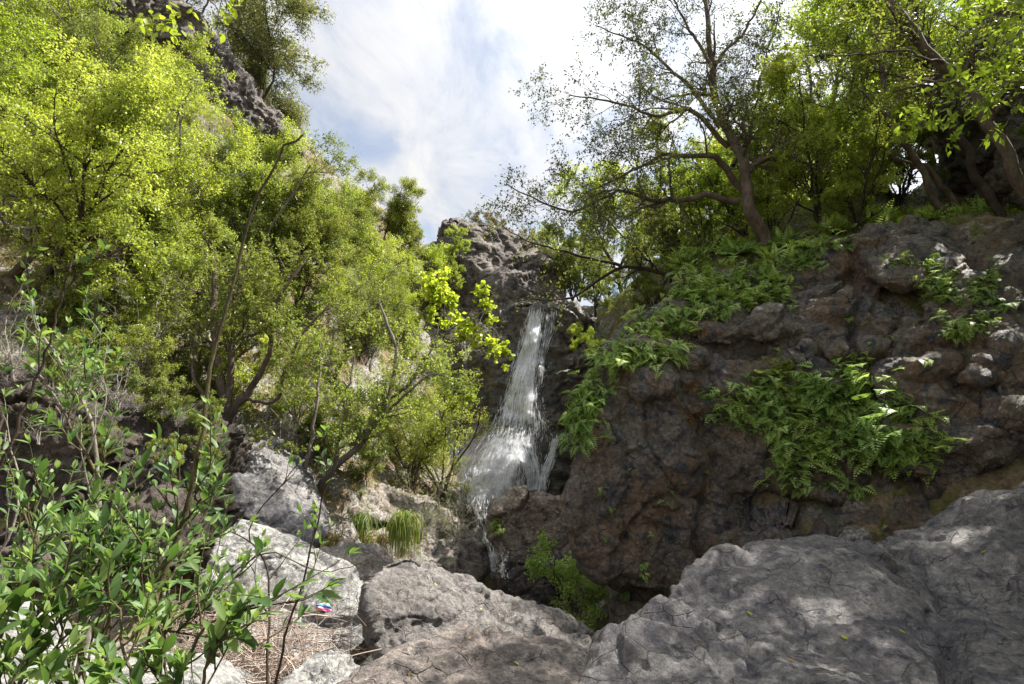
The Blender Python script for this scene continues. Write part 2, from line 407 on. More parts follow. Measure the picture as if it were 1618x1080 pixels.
rock('boulder', [
    ([(520, 1100, 4.4), (600, 1042, 5.0), (685, 1008, 5.3), (725, 984, 5.5), (795, 988, 5.5), (865, 1012, 5.4), (925, 1030, 5.3), (925, 1100, 4.6), (850, 1250, 3.6), (560, 1250, 3.7)], 1.0, .7, 0, -1),
    ], .018, M_['flat'], 'low flat-topped brownish grey boulder at the foot of the long wedge-shaped one', amp=.4, size=1.2, seed=23, smooth_it=4)
rock('boulder', [
    ([(776, 850, 15), (785, 805, 15), (830, 783, 15.4), (880, 786, 15.6), (925, 800, 15.4), (930, 860, 15), (870, 895, 14.6), (800, 893, 14.8)], 1.6, .8),
    ], .026, M_['midb'], 'brown boulder standing right in front of the foot of the waterfall', amp=.7, size=1.4, seed=3)
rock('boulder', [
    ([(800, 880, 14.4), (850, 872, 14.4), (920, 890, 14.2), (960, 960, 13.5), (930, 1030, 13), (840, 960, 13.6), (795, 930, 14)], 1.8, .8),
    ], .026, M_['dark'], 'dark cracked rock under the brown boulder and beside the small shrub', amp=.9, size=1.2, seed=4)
PALE = rock('boulder', [
    ([(338, 850, 8.0), (375, 818, 8.3), (430, 832, 8.4), (495, 868, 8.4), (545, 905, 8.2), (582, 960, 7.6), (578, 1010, 7.3), (540, 1050, 7.0), (460, 1060, 6.9), (370, 1060, 6.9), (330, 960, 7.4)], 1.5, .8, 0, -.6),
    ], .02, M_['pale'], 'pale almost white boulder with the scrap of coloured cloth on it', amp=.5, size=1.2, seed=5, smooth_it=4)
rock('boulder', [
    ([(505, 865, 9.6), (560, 878, 9.7), (592, 910, 9.5), (596, 985, 9), (560, 990, 8.9), (510, 930, 9.3)], 1.4, .8),
    ], .03, M_['ledge'], 'streaked pinkish boulder wedged between the pale boulder and the wedge-shaped one', amp=.6, size=.9, seed=6, strata=.6, tilt=(.5, 0, .85))
rock('boulder', [
    ([(-60, 1000, 4.0), (20, 962, 4.5), (70, 965, 4.6), (105, 1010, 4.5), (120, 1100, 3.8), (-60, 1180, 3.2)], .9, .8, 0, -.6),
    ], .02, M_['pale'], 'pale boulder behind the willow leaves in the bottom left corner', amp=.5, size=.8, seed=7)
rock('boulder', [
    ([(100, 1085, 4.2), (200, 1045, 4.8), (300, 1035, 5.2), (370, 1065, 5.2), (390, 1120, 4.4), (100, 1180, 3.5)], .9, .8, 0, -.6),
    ], .02, M_['pale'], 'low pale boulder behind the willow stems, left of the pile of dry twigs', amp=.5, size=.8, seed=8)
rock('boulder', [
    ([(450, 1075, 4.8), (480, 1045, 5.2), (520, 1038, 5.4), (560, 1052, 5.3), (570, 1100, 4.8), (440, 1140, 4.4)], .6, .8, 0, -.5),
    ], .015, M_['pale'], 'small pale cracked rock between the twig pile and the flat-topped boulder', amp=.6, size=.6, seed=9)
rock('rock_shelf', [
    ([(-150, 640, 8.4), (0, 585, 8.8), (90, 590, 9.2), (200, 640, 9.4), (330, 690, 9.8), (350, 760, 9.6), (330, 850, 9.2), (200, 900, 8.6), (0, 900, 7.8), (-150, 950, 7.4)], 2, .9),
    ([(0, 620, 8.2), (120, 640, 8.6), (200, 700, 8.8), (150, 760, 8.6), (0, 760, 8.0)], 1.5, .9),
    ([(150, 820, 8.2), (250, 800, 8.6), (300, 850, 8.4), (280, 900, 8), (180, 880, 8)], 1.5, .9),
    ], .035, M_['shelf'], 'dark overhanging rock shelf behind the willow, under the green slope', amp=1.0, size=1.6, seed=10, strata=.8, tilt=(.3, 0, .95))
rock('rock_slab', [
    ([(325, 690, 10.4), (370, 690, 11), (420, 730, 11.2), (470, 800, 11), (500, 860, 10.4), (440, 850, 9.8), (370, 810, 9.8), (330, 760, 10)], 1.5, .85),
    ], .035, M_['grey'], 'tilted grey slab below the many-stemmed tree, above the pale boulder', amp=.7, size=1.1, seed=11, strata=1., tilt=(-.6, 0, .8))
LEDGE = rock('rock_ledge', [
    ([(520, 745, 14.5), (600, 775, 15), (680, 812, 15.6), (745, 862, 16), (765, 905, 15.6), (720, 930, 14.6), (600, 900, 13), (540, 880, 12.6), (500, 830, 13)], 2, .9),
    ([(540, 760, 14), (640, 800, 14.6), (640, 830, 14), (560, 815, 13.4)], 1.5, .9),
    ], .045, M_['ledge'], 'pinkish rock ledge with hanging grass at the foot of the left slope', amp=.9, size=1.3, seed=13, strata=.6, tilt=(.4, 0, .9))

WALL = rock('rock_wall', [
    ([(938, 600, 9.9), (962, 555, 10.2), (1060, 545, 10.6), (1180, 560, 10.4), (1230, 700, 10), (1180, 900, 10.2), (1060, 960, 9.8), (975, 930, 9.8), (925, 890, 9.6), (898, 830, 9.4), (899, 765, 9.4), (922, 700, 9.6)], 4, .95, .8, 0),
    ([(975, 920, 10.5), (1100, 900, 10), (1200, 960, 9.5), (1150, 1080, 8.5), (985, 1060, 9.5)], 3, 1, .5, 0),
    ([(950, 560, 10.9), (1010, 500, 11.5), (1085, 450, 12), (1160, 440, 12), (1250, 410, 12.0), (1330, 420, 11.3), (1330, 640, 10.2), (1060, 640, 10.6)], 4, 1, .8, 0),
    ([(1230, 405, 11.3), (1345, 378, 11.6), (1380, 372, 11.2), (1400, 500, 10.2), (1420, 700, 9.4), (1350, 800, 9.4), (1200, 760, 9.9), (1200, 500, 10.7)], 4, 1, .8, 0),
    ([(1345, 376, 11.0), (1420, 356, 11.3), (1510, 352, 11.3), (1545, 400, 10.3), (1560, 440, 9.6), (1400, 450, 10.0)], 3, 1, .5, 0),
    ([(1540, 385, 10.6), (1640, 370, 10.6), (1900, 340, 9.5), (1950, 700, 7.4), (1900, 950, 6.9), (1500, 900, 8.2), (1400, 900, 8.8), (1390, 600, 9.4), (1480, 450, 9.8)], 4, 1, .8, 0),
    ([(1130, 850, 9.8), (1400, 800, 8.9), (1700, 820, 7.6), (1700, 1000, 7.4), (1150, 1040, 9.0)], 3, 1, .5, 0),
    ], .03, M_['brown'], 'tall dark brown rock wall hung with ferns, facing the camera', amp=.5, size=2.0, seed=14, lump=.32, smooth_it=4,
    stones=[(1470, 580, 46, .7), (1545, 612, 32, .8), (1600, 655, 42, .8), (1425, 690, 40, .8), (1530, 705, 55, .6), (1125, 535, 48, .6), (1100, 575, 34, .8), (1215, 525, 44, .7), (1310, 612, 34, .7), (1600, 560, 32, .8), (1260, 560, 30, .6),
            (1480, 640, 26, .8), (1570, 735, 34, .8), (1385, 560, 34, .7), (1200, 590, 36, .6), (1040, 620, 40, .8), (1330, 560, 26, .8), (1610, 480, 40, .9), (1500, 560, 22, .8), (1565, 575, 22, .8), (1460, 745, 36, .6), (1230, 830, 44, .6)],
    carve=[([(1352, 425), (1354, 480), (1345, 540), (1350, 580)], 7, .22), ([(1062, 515), (1150, 562), (1250, 545), (1340, 580), (1480, 545), (1560, 545)], 9, .16),
           ([(1250, 455), (1340, 436), (1420, 470), (1475, 515)], 8, .2), ([(1500, 356), (1545, 420), (1640, 452)], 8, .22), ([(1130, 690), (1180, 790), (1300, 845), (1480, 838), (1600, 780)], 26, .4),
           ([(1130, 720), (1105, 860), (1160, 1000)], 9, .2), ([(985, 640), (1000, 760), (990, 850)], 14, .16), ([(975, 935), (1060, 950), (1200, 930)], 12, .25), ([(1490, 620), (1620, 620)], 10, .2), ([(1400, 740), (1480, 790), (1560, 770), (1640, 700)], 12, .25)])
rock('boulder', [
    ([(1570, 372, 10.4), (1590, 350, 10.8), (1660, 338, 10.8), (1800, 330, 10.6), (1800, 420, 9.8), (1600, 392, 10)], 1.5, .9),
    ], .035, M_['brown'], 'brown rock lying on top of the rock wall at its right end', amp=.6, size=1.0, seed=15)
rock('boulder', [
    ([(1478, 300, 15.5), (1490, 262, 16), (1530, 248, 16.2), (1570, 262, 16), (1575, 330, 15.5), (1500, 345, 15)], 1.4, .8),
    ], .04, M_['grey'], 'grey boulder standing among the trunks above the rock wall', amp=.8, size=1.3, seed=16)
rock('rock_cliff', [
    ([(1568, 60, 12.5), (1600, -60, 13), (2000, -200, 12), (2100, 200, 9.5), (2050, 360, 9), (1650, 350, 11.6), (1600, 280, 12.2)], 4, 1, 2, 0),
    ([(1560, 120, 12.3), (1620, 80, 12), (1700, 120, 11.5), (1700, 220, 11.2), (1600, 200, 12)], 3, 1, 1, 0),
    ], .06, M_['dark'], 'dark cliff rising behind the leaning trunks in the top right corner', amp=1.2, size=2.2, seed=17)
rock('rock_peak', [
    ([(672, 420, 29.5), (688, 372, 30), (702, 350, 30.5), (725, 352, 31), (790, 368, 32), (855, 392, 32), (892, 420, 31.5), (890, 500, 29), (800, 520, 28), (690, 500, 28.5)], 7, .85, 1, -1),
    ([(696, 352, 30), (745, 366, 30), (775, 430, 29), (740, 500, 28.4), (690, 440, 29)], 3, .9),
    ([(770, 440, 28.6), (840, 430, 28.8), (880, 470, 28), (840, 520, 27), (770, 520, 27)], 3, .9),
    ], .08, M_['peak'], 'craggy rock peak on the skyline above the waterfall', amp=.9, size=3.0, seed=18, strata=.5, tilt=(.5, 0, .85))
rock('rock_crest', [
    ([(262, 28, 20), (300, 30, 20.5), (345, 85, 21), (400, 150, 21.6), (450, 205, 22.4), (430, 222, 22), (370, 190, 21), (310, 140, 20), (265, 90, 19.5)], 2.5, .9),
    ([(180, -30, 19.5), (280, 10, 20), (300, 60, 19.6), (240, 60, 19), (170, 20, 19)], 2.5, .9),
    ], .06, M_['peak'], 'dark rocky crest under the domed tree at the top of the left slope', amp=1.2, size=2.0, seed=33, strata=1., tilt=(.6, 0, .8))
CLIFF = rock('waterfall_cliff', [
    ([(740, 520, 26), (800, 500, 25.2), (812, 492, 24.8), (835, 486, 24.6), (835, 600, 24.6), (830, 760, 23.2), (740, 800, 22), (700, 700, 24)], 5, 1),
    ([(812, 494, 24.6), (840, 488, 24.2), (882, 487, 24.2), (930, 500, 24.6), (950, 540, 24.4), (950, 760, 22.6), (880, 860, 20.5), (810, 690, 23.2), (840, 620, 24.2)], 5, 1),
    ([(882, 484, 23.8), (905, 486, 23.6), (925, 505, 23.6), (900, 540, 23.4), (884, 520, 23.6)], 3, 1),
    ([(786, 650, 23.4), (830, 640, 23.0), (870, 680, 22.4), (880, 760, 21.6), (850, 860, 20), (770, 900, 19.4), (735, 800, 20.6), (770, 700, 22.4)], 3, 1),
    ([(700, 780, 21), (745, 770, 20.5), (780, 840, 19), (780, 920, 17.6), (730, 930, 17.6), (690, 860, 19)], 3, 1),
    ([(880, 690, 23), (950, 680, 23), (990, 760, 22.5), (980, 950, 21), (880, 940, 21), (870, 800, 22)], 3, 1),
    ], .055, M_['wet'], 'wet dark cliff that the waterfall runs down', amp=.9, size=2.0, seed=19, strata=.5, tilt=(.3, 0, .95))

# ---------------------------------------------------------------- terrain
ctrl = [P(*q) for q in [
    (0, 600, 9.6), (0, 420, 12.5), (0, 200, 16.5), (100, 400, 13.6), (200, 560, 12.2), (350, 690, 12), (250, 650, 11),
    (300, 450, 16), (450, 560, 16.5), (480, 760, 13), (600, 640, 19.5), (560, 740, 15), (690, 720, 20),
    (200, 250, 18), (500, 450, 20), (620, 480, 26), (100, 60, 20), (300, 70, 21), (400, 180, 22.5), (480, 250, 24.5), (560, 335, 27), (610, 400, 30),
    (1200, 372, 13.2), (1420, 352, 13), (1560, 340, 13.5), (1000, 450, 20), (1200, 400, 22), (1450, 350, 20), (700, 480, 32), (900, 495, 30)]]
ctrl += [(-3, 10.5, -1.6), (-4.5, 7, -1.6), (-2.5, 4, -1.6), (0, 2, -1.0), (0, 0, -.6), (0, -8, -1), (-2, 13, -2.2), (-.8, 16, -2.6), (0, 10, -2.4), (1, 14, -2.8), (0, 18, -2.8), (3, 6, -2.2), (5, 7, -2), (2, 2, -1.2),
         (4, 9, -1.5), (1, 20, -2.5), (-8, 5, -1), (-12, 6, 2.5), (-12, 0, 1), (8, 0, 0), (12, 5, 2), (10, 9, 4.5), (15, 12, 7.5), (22, 14, 11), (14, 22, 8.5), (22, 30, 13),
         (5, 17, 5.4), (3.5, 24, 6), (-24, 22, 22), (-20, 14, 15), (-18, 32, 22), (-25, 0, 12), (25, 0, 14), (-8, 40, 17), (0, 42, 8), (10, 42, 9), (0, 28, 5), (-1, 25, 2.5), (2.5, 21, 0), (-3, 22, 1.6), (-2.4, 19, -.8)]
ctrl = np.array([list(c) for c in ctrl], dtype=float)
def _u(r2): return np.where(r2 > 0, r2*np.log(np.maximum(r2, 1e-9)), 0)
n_ = len(ctrl); XY = ctrl[:, :2]
K = _u(((XY[:, None]-XY[None])**2).sum(-1)) + np.eye(n_)*6.0
A = np.zeros((n_+3, n_+3)); A[:n_, :n_] = K; A[:n_, n_] = 1; A[:n_, n_+1:] = XY; A[n_, :n_] = 1; A[n_+1:, :n_] = XY.T
sol = np.linalg.solve(A, np.concatenate([ctrl[:, 2], np.zeros(3)]))
def tz(x, y):
    xc = np.clip(x, -25, 25); yc = np.clip(y, -8, 42)
    q = np.stack([xc, yc], -1)
    z = _u(((q[:, None]-XY[None])**2).sum(-1)) @ sol[:n_] + sol[n_] + q @ sol[n_+1:]
    far = np.hypot(x-xc, y-yc)
    return z*np.exp(-far/160) + 12*(1-np.exp(-far/160))
def axis(lo, hi, step, far):
    c = np.arange(lo, hi, step); g = step*1.35**np.arange(1, 60); g = np.cumsum(g); g = g[g < far]
    return np.concatenate([lo-g[::-1], c, hi+g])
xs, ys = axis(-22, 20, .11, 2500), axis(-4, 40, .12, 2500)
X, Y = np.meshgrid(xs, ys, indexing='ij'); sh = X.shape
Z = np.concatenate([tz(a, b) for a, b in zip(np.array_split(X.ravel(), 40), np.array_split(Y.ravel(), 40))])
V = np.stack([X.ravel(), Y.ravel(), Z], 1)
G = V.reshape(*sh, 3); gx = np.gradient(G, axis=0); gy = np.gradient(G, axis=1); Nn = unit(np.cross(gx, gy)).reshape(-1, 3)
near = (np.abs(V[:, 0]) < 60) & (V[:, 1] < 80)
q = V[near]/1.6
h1, e1 = facets(q*1.0 + .2*perlin(q*2)[:, None]); h2, e2 = facets(q*3.1)
D = .35*fbm(q*.5, 4) + .28*h1*np.clip(fbm(q*.4+7, 2)*2+.6, 0, 1) + .07*h2 + .06*fbm(q*6, 3) - .1*np.exp(-e1*20)
V[near] += Nn[near]*D[:, None]
I = np.arange(V.shape[0]).reshape(sh)
Fq = np.stack([I[:-1, :-1], I[1:, :-1], I[1:, 1:], I[:-1, 1:]], -1).reshape(-1, 4)
me = mesh_np('terrain', V, [Fq], smooth=True)
def ground_mat():
    m, nt = newmat('slope_soil_and_rock'); N = NT(nt)
    tc = N.n('ShaderNodeTexCoord').outputs['Object']
    a = N.noise(tc, .7, 6, .62, .3); b_ = N.noise(tc, 2.6, 7, .7, .4); c = N.noise(tc, 14, 6, .75); g = N.noise(tc, 60, 3, .7)
    soil = N.mix(N.ramp(b_, [(.42, 0), (.58, 1)]), (.13, .09, .06), (.27, .21, .13))
    rockc = N.mix(N.ramp(c, [(.4, 0), (.6, 1)]), (.12, .11, .105), (.36, .34, .32))
    col = N.mix(N.ramp(a, [(.46, 0), (.54, 1)]), soil, rockc)
    grn = N.ramp(N.noise(tc, 1.7, 5, .6), [(.5, 0), (.6, .75)])
    col = N.mix(grn, col, (.12, .14, .03))
    col = N.mix(.8, col, N.ramp(c, [(.3, .45), (.7, 1.5)]), 'MULTIPLY')
    b = N.n('ShaderNodeBsdfPrincipled'); N.l(col, b.inputs['Base Color']); b.inputs['Roughness'].default_value = .9; b.inputs['Specular IOR Level'].default_value = .15
    bp = N.n('ShaderNodeBump'); bp.inputs['Strength'].default_value = .9; bp.inputs['Distance'].default_value = .06
    N.l(N.math('ADD', c, N.math('MULTIPLY', g, .3)), bp.inputs['Height']); N.l(bp.outputs[0], b.inputs['Normal'])
    N.l(b.outputs[0], N.n('ShaderNodeOutputMaterial').inputs[0]); return m
put('terrain', me, ground_mat(), kind='structure')
sub = (np.abs(V[Fq[:, 0], 0]) < 40) & (V[Fq[:, 0], 1] < 60) & (V[Fq[:, 0], 1] > -10)
TB = BVHTree.FromPolygons(V.astype(np.float32).tolist(), Fq[sub].tolist())
TERR_V, TERR_N, TERR_SH = V, Nn, sh
# stream and pool
def water_mat():
    m, nt = newmat('stream_water'); N = NT(nt)
    tc = N.n('ShaderNodeTexCoord').outputs['Object']
    b = N.n('ShaderNodeBsdfPrincipled'); b.inputs['Base Color'].default_value = (.05, .06, .055, 1); b.inputs['Roughness'].default_value = .08
    bp = N.n('ShaderNodeBump'); bp.inputs['Strength'].default_value = .5; bp.inputs['Distance'].default_value = .05
    N.l(N.noise(tc, 5, 4), bp.inputs['Height']); N.l(bp.outputs[0], b.inputs['Normal'])
    N.l(b.outputs[0], N.n('ShaderNodeOutputMaterial').inputs[0]); return m
gx_ = np.linspace(-4, 4, 40); gy_ = np.linspace(4, 21, 80)
X, Y = np.meshgrid(gx_, gy_, indexing='ij'); Zs = -2.75 + np.clip((Y-12)*.05, -.3, .4)
I = np.arange(X.size).reshape(X.shape)
put('stream', mesh_np('stream', np.stack([X.ravel(), Y.ravel(), Zs.ravel()], 1), [np.stack([I[:-1, :-1], I[1:, :-1], I[1:, 1:], I[:-1, 1:]], -1).reshape(-1, 4)], smooth=True), water_mat(), kind='structure')
# ---------------------------------------------------------------- plants: growth helpers
def catmull(pts, n):
    p = np.asarray(pts, float); p = np.concatenate([[2*p[0]-p[1]], p, [2*p[-1]-p[-2]]])
    t = np.linspace(0, len(pts)-1-1e-6, n); i = t.astype(int); f = (t-i)[:, None]
    a, b, c, d = p[i], p[i+1], p[i+2], p[i+3]
    return .5*((2*b) + (-a+c)*f + (2*a-5*b+4*c-d)*f*f + (-a+3*b-3*c+d)*f**3)
def limb(pts, r0, r1, n=20, wig=.03):
    c = catmull(pts, n); L = np.linalg.norm(np.diff(c, axis=0), axis=1).sum()
    nz = np.cumsum(rng.normal(size=(n, 3)), 0); nz -= np.linspace(0, 1, n)[:, None]*nz[-1]
    c = c + nz*wig*L/n
    return c[None], (r0 + (r1-r0)*np.linspace(0, 1, n)**.8)[None]
def spawn(Pt, Rd, m, tmin=.25, L=(.5, 1.2), rf=.55, ang=(35, 70), up=.15, wig=.18, N=8, trop=.02, tmax=1.0, taper=.75, wpow=1.0, flat=0):
    """m children on random places of the parent branches"""
    M, n, _ = Pt.shape
    plen = np.linalg.norm(np.diff(Pt, axis=1), axis=2).sum(1); pr = plen**wpow; pr /= pr.sum()
    k = rng.choice(M, m, p=pr); t = tmin + (tmax-tmin)*rng.random(m); x = t*(n-1); i = np.minimum(x.astype(int), n-2); f = x-i
    p0 = Pt[k, i]*(1-f)[:, None] + Pt[k, i+1]*f[:, None]; T = unit(Pt[k, i+1]-Pt[k, i])
    r0 = (Rd[k, i]*(1-f) + Rd[k, i+1]*f)*rf*(.7+.5*rng.random(m))
    a = R(1)*(ang[0] + (ang[1]-ang[0])*rng.random(m)); pp = rng.normal(size=(m, 3))
    if flat: pp[:, 2] *= (1-flat)
    pp = unit(pp - (pp*T).sum(1)[:, None]*T)
    d = T*np.cos(a)[:, None] + pp*np.sin(a)[:, None]; d[:, 2] += up; d = unit(d)
    ll = (L[0] + (L[1]-L[0])*rng.random(m))*(1.15-.5*t); st = ll/(N-1)
    out = np.empty((m, N, 3)); out[:, 0] = p0; c = p0
    for j in range(1, N):
        d = unit(d + rng.normal(size=(m, 3))*wig + np.array([0, 0, trop])); c = c + d*st[:, None]; out[:, j] = c
    return out, np.maximum(r0, .0025)[:, None]*(1-taper*np.linspace(0, 1, N))[None]
def on_twigs(Pt, per, t0=.1, jit=.02):
    M, n, _ = Pt.shape; k = np.repeat(np.arange(M), per); t = t0 + (1-t0)*rng.random(len(k)); x = t*(n-1); i = np.minimum(x.astype(int), n-2); f = (x-i)[:, None]
    p = Pt[k, i]*(1-f)+Pt[k, i+1]*f; T = unit(Pt[k, i+1]-Pt[k, i])
    return p + rng.normal(size=p.shape)*jit, T
def foliage(mb, Pt, per, L, W, droop=.2, jit=.02, t0=.1, var=(.0, 1.0), six=False, clump=1.3, seed=0, spread=.9):
    p, T = on_twigs(Pt, per, t0, jit); n = len(p)
    d = unit(T*.5 + rng.normal(size=(n, 3))*spread*.7 + np.array([0, 0, -droop]))
    nr = unit(rng.normal(size=(n, 3))*.55 + np.array([0, 0, 1.0]))
    cl = .5 + .55*perlin(p*clump + seed*7.7); vv = np.clip(cl*.7 + rng.random(n)*.45 - .1, 0, 1)*(var[1]-var[0])+var[0]
    s = (.65+.6*rng.random(n))
    (mb.leaves6 if six else mb.leaves)(p, d, nr, L*s, W*s, vv)
def clusters(mb, c, n, rad, L, W, var=(0, 1), clump=1.2):
    """leaf clumps filling the volume round points c"""
    k = np.repeat(np.arange(len(c)), n); v = unit(rng.normal(size=(len(k), 3)))*rng.random((len(k), 1))**.5
    p = c[k] + v*rad*np.array([1, 1, .6]); d = unit(v + rng.normal(size=v.shape)*.8 + [0, 0, -.1]); nr = unit(rng.normal(size=v.shape)*.6+[0, 0, 1.])
    vv = np.clip(.5+.5*perlin(p*clump)+(rng.random(len(k))-.5)*.5, 0, 1)*(var[1]-var[0])+var[0]; s = .65+.6*rng.random(len(k))
    mb.leaves(p, d, nr, L*s, W*s, vv)

L_ = {}
L_['spring'] = leaf_mat('spring_leaf', (.15, .20, .04), (.29, .37, .07), (.50, .57, .15), .47, (1.5, 1.42, .82))
L_['mid'] = leaf_mat('mid_green_leaf', (.09, .13, .03), (.17, .22, .05), (.30, .35, .09), .4, (1.55, 1.42, .75))
L_['dark'] = leaf_mat('laurel_leaf', (.045, .07, .02), (.085, .115, .03), (.17, .20, .05), .3, rough=.35)
L_['grey'] = leaf_mat('grey_green_leaf', (.07, .09, .045), (.12, .145, .07), (.2, .23, .11), .3)
L_['yellow'] = leaf_mat('yellow_green_leaf', (.2, .26, .03), (.34, .43, .05), (.5, .57, .09), .48, (1.35, 1.35, .75))
L_['fern'] = leaf_mat('fern_leaf', (.15, .26, .05), (.31, .46, .12), (.50, .64, .27), .32, (1.3, 1.3, .7), .45, vary=((.65, .74, .62), (1.35, 1.22, 1.1)))
L_['dry'] = leaf_mat('dry_leaf', (.16, .09, .04), (.28, .17, .07), (.38, .27, .11), .3, (1.2, 1, .7))
L_['willow'] = leaf_mat('willow_leaf', (.05, .10, .03), (.11, .19, .055), (.27, .36, .12), .4, (1.4, 1.5, .75), .5)
L_['tan'] = leaf_mat('tan_leaf', (.12, .11, .05), (.24, .2, .09), (.34, .28, .15), .3, (1.1, 1, .7))
L_['backlit'] = leaf_mat('canopy_leaf', (.10, .15, .025), (.20, .28, .04), (.36, .44, .08), .55, (1.7, 1.65, .8))
B_ = {'grey': bark_mat('grey_bark', (.13, .11, .095), (.2, .175, .15)), 'brown': bark_mat('brown_bark', (.085, .062, .048), (.14, .11, .09)),
      'dark': bark_mat('dark_bark', (.035, .028, .024), (.065, .05, .042)), 'pale': bark_mat('pale_bark', (.26, .24, .21), (.36, .33, .29))}

def tree_meshes(kind, h, seed, nl=26000, leafL=.085, leafW=.042, stems=1, spreadf=.5, n1=9, n2=70, n3=700, lean=(0, 0), t1=.3, droop=.2, wig=.03, crown=.95, flat=.35, dense=0, drad=.4):
    """generic tree of height h rooted at the origin"""
    global rng
    keep = rng; rng = np.random.default_rng(seed)
    wood = MB(); lv = MB(); LP, LR = [], []
    for s in range(stems):
        az = rng.random()*6.28; k = (.25 if stems > 1 else .06)*h
        e = np.array([math.cos(az)*k*1.6+lean[0], math.sin(az)*k*1.6+lean[1], h*(.75+.2*rng.random())])
        a, b = limb([(rng.normal()*.05, rng.normal()*.05, -.3), (math.cos(az)*k*.3+lean[0]*.2, math.sin(az)*k*.3+lean[1]*.2, h*.2), (e[0]*.6+rng.normal()*.1*h*.5, e[1]*.6+rng.normal()*.05*h, h*.5), e], h*.022/(stems**.4), h*.004, 16, wig*4)
        LP.append(a); LR.append(b)
    Pt, Rd = np.concatenate(LP), np.concatenate(LR); wood.tubes(Pt, Rd, 7, .5)
    P1, R1 = spawn(Pt, Rd, n1*stems, t1, (h*spreadf*.55, h*spreadf), .75, (35, 75), .25, .16, 12, .03); wood.tubes(P1, R1, 5, .5)
    P2, R2 = spawn(np.concatenate([P1]), np.concatenate([R1]), n2, .25, (h*.12, h*.26), .68, (30, 70), .12, .2, 8, .02, flat=flat); wood.tubes(P2, R2, 4, .5)
    P3, R3 = spawn(P2, R2, n3, .15, (h*.05, h*.11), .6, (30, 75), .05, .25, 5, 0, flat=flat); wood.tubes(P3, R3, 3, .5)
    per = max(1, int(nl/len(P3))); foliage(lv, P3, per, leafL, leafW, droop, .03, seed=seed)
    if dense: clusters(lv, P2[:, -1], dense, drad, leafL, leafW)
    rng = keep
    return wood.build('trunk', True), lv.build('crown')
PROTO = {}
def plant(name, proto, loc, s=1, rz=0, tilt=(0, 0), label=None, cat='tree', group=None, leafmat=None, bark=None):
    wm, cm = PROTO[proto][:2]
    e = bpy.data.objects.new(name, None); COL.objects.link(e); e['label'] = label; e['category'] = cat
    e.empty_display_size = .3
    if group: e['group'] = group
    e.location = loc; e.scale = (s, s, s); e.rotation_euler = (tilt[0], tilt[1], rz)
    for nm, me_, mt in (('trunk' if cat == 'tree' else 'stems', wm, bark or PROTO[proto][3]), ('crown' if cat == 'tree' else 'foliage', cm, leafmat or PROTO[proto][2])):
        o = bpy.data.objects.new(nm, me_); COL.objects.link(o); o.parent = e
        if not me_.materials: me_.materials.append(None)
        o.material_slots[0].link = 'OBJECT'; o.material_slots[0].material = mt
    return e
def tloc(px, py, dz=-.1, dmin=0):
    h = cast(px, py, [TB])
    return np.array(h[0]) + (0, 0, dz)
def top_down(x, y):
    h = TB.ray_cast(Vector((x, y, 80)), Vector((0, 0, -1))); return np.array(h[0]) if h[0] else np.array([x, y, float(tz(np.array([x]), np.array([y]))[0])])

PROTO['spreadA'] = (*tree_meshes('a', 4.6, 11, 29000, .062, .034, 2, .58, 9, 150, 2000), L_['spring'], B_['grey'])
PROTO['spreadB'] = (*tree_meshes('b', 4.6, 12, 29000, .064, .033, 3, .52, 8, 150, 2000), L_['spring'], B_['grey'])
PROTO['spreadC'] = (*tree_meshes('c', 4.2, 13, 26000, .06, .032, 1, .68, 16, 150, 1900), L_['spring'], B_['dark'])
PROTO['laurelA'] = (*tree_meshes('d', 4.8, 14, 24000, .075, .036, 2, .38, 10, 130, 1300, droop=.05, dense=150, drad=.33), L_['dark'], B_['dark'])
PROTO['laurelB'] = (*tree_meshes('e', 4.8, 15, 24000, .075, .036, 3, .36, 8, 130, 1300, droop=.05, dense=150, drad=.33), L_['dark'], B_['brown'])
PROTO['dome'] = (*tree_meshes('f', 6.5, 16, 40000, .085, .05, 2, .5, 10, 200, 2000, t1=.35, dense=260, drad=.55), L_['grey'], B_['dark'])
PROTO['slim'] = (*tree_meshes('g', 4.2, 17, 15000, .055, .03, 5, .28, 6, 150, 1100, t1=.2, wig=.02), L_['spring'], B_['brown'])
PROTO['bushA'] = (*tree_meshes('h', 1.5, 18, 9000, .05, .026, 6, .6, 4, 90, 700, t1=.1), L_['mid'], B_['brown'])
PROTO['bushB'] = (*tree_meshes('i', 1.3, 19, 8000, .06, .026, 7, .7, 4, 90, 600, t1=.05), L_['spring'], B_['grey'])
PROTO['bare'] = (*tree_meshes('j', 1.8, 20, 500, .04, .02, 6, .6, 5, 120, 900, t1=.1), L_['mid'], B_['pale'])
PROTO['canopyA'] = (*tree_meshes('k', 7.5, 21, 30000, .09, .042, 3, .42, 8, 150, 1700, lean=(-1.0, 0), t1=.55), L_['backlit'], B_['brown'])
PROTO['canopyB'] = (*tree_meshes('l', 7.5, 22, 30000, .09, .042, 2, .45, 11, 150, 1700, lean=(-.6, 0), t1=.5), L_['backlit'], B_['brown'])
PROTO['farA'] = (*tree_meshes('m', 5, 23, 30000, .085, .045, 3, .5, 8, 100, 1100, t1=.15), L_['mid'], B_['dark'])
PROTO['farB'] = (*tree_meshes('n', 5, 24, 30000, .085, .042, 4, .42, 7, 100, 1100, t1=.15), L_['spring'], B_['dark'])

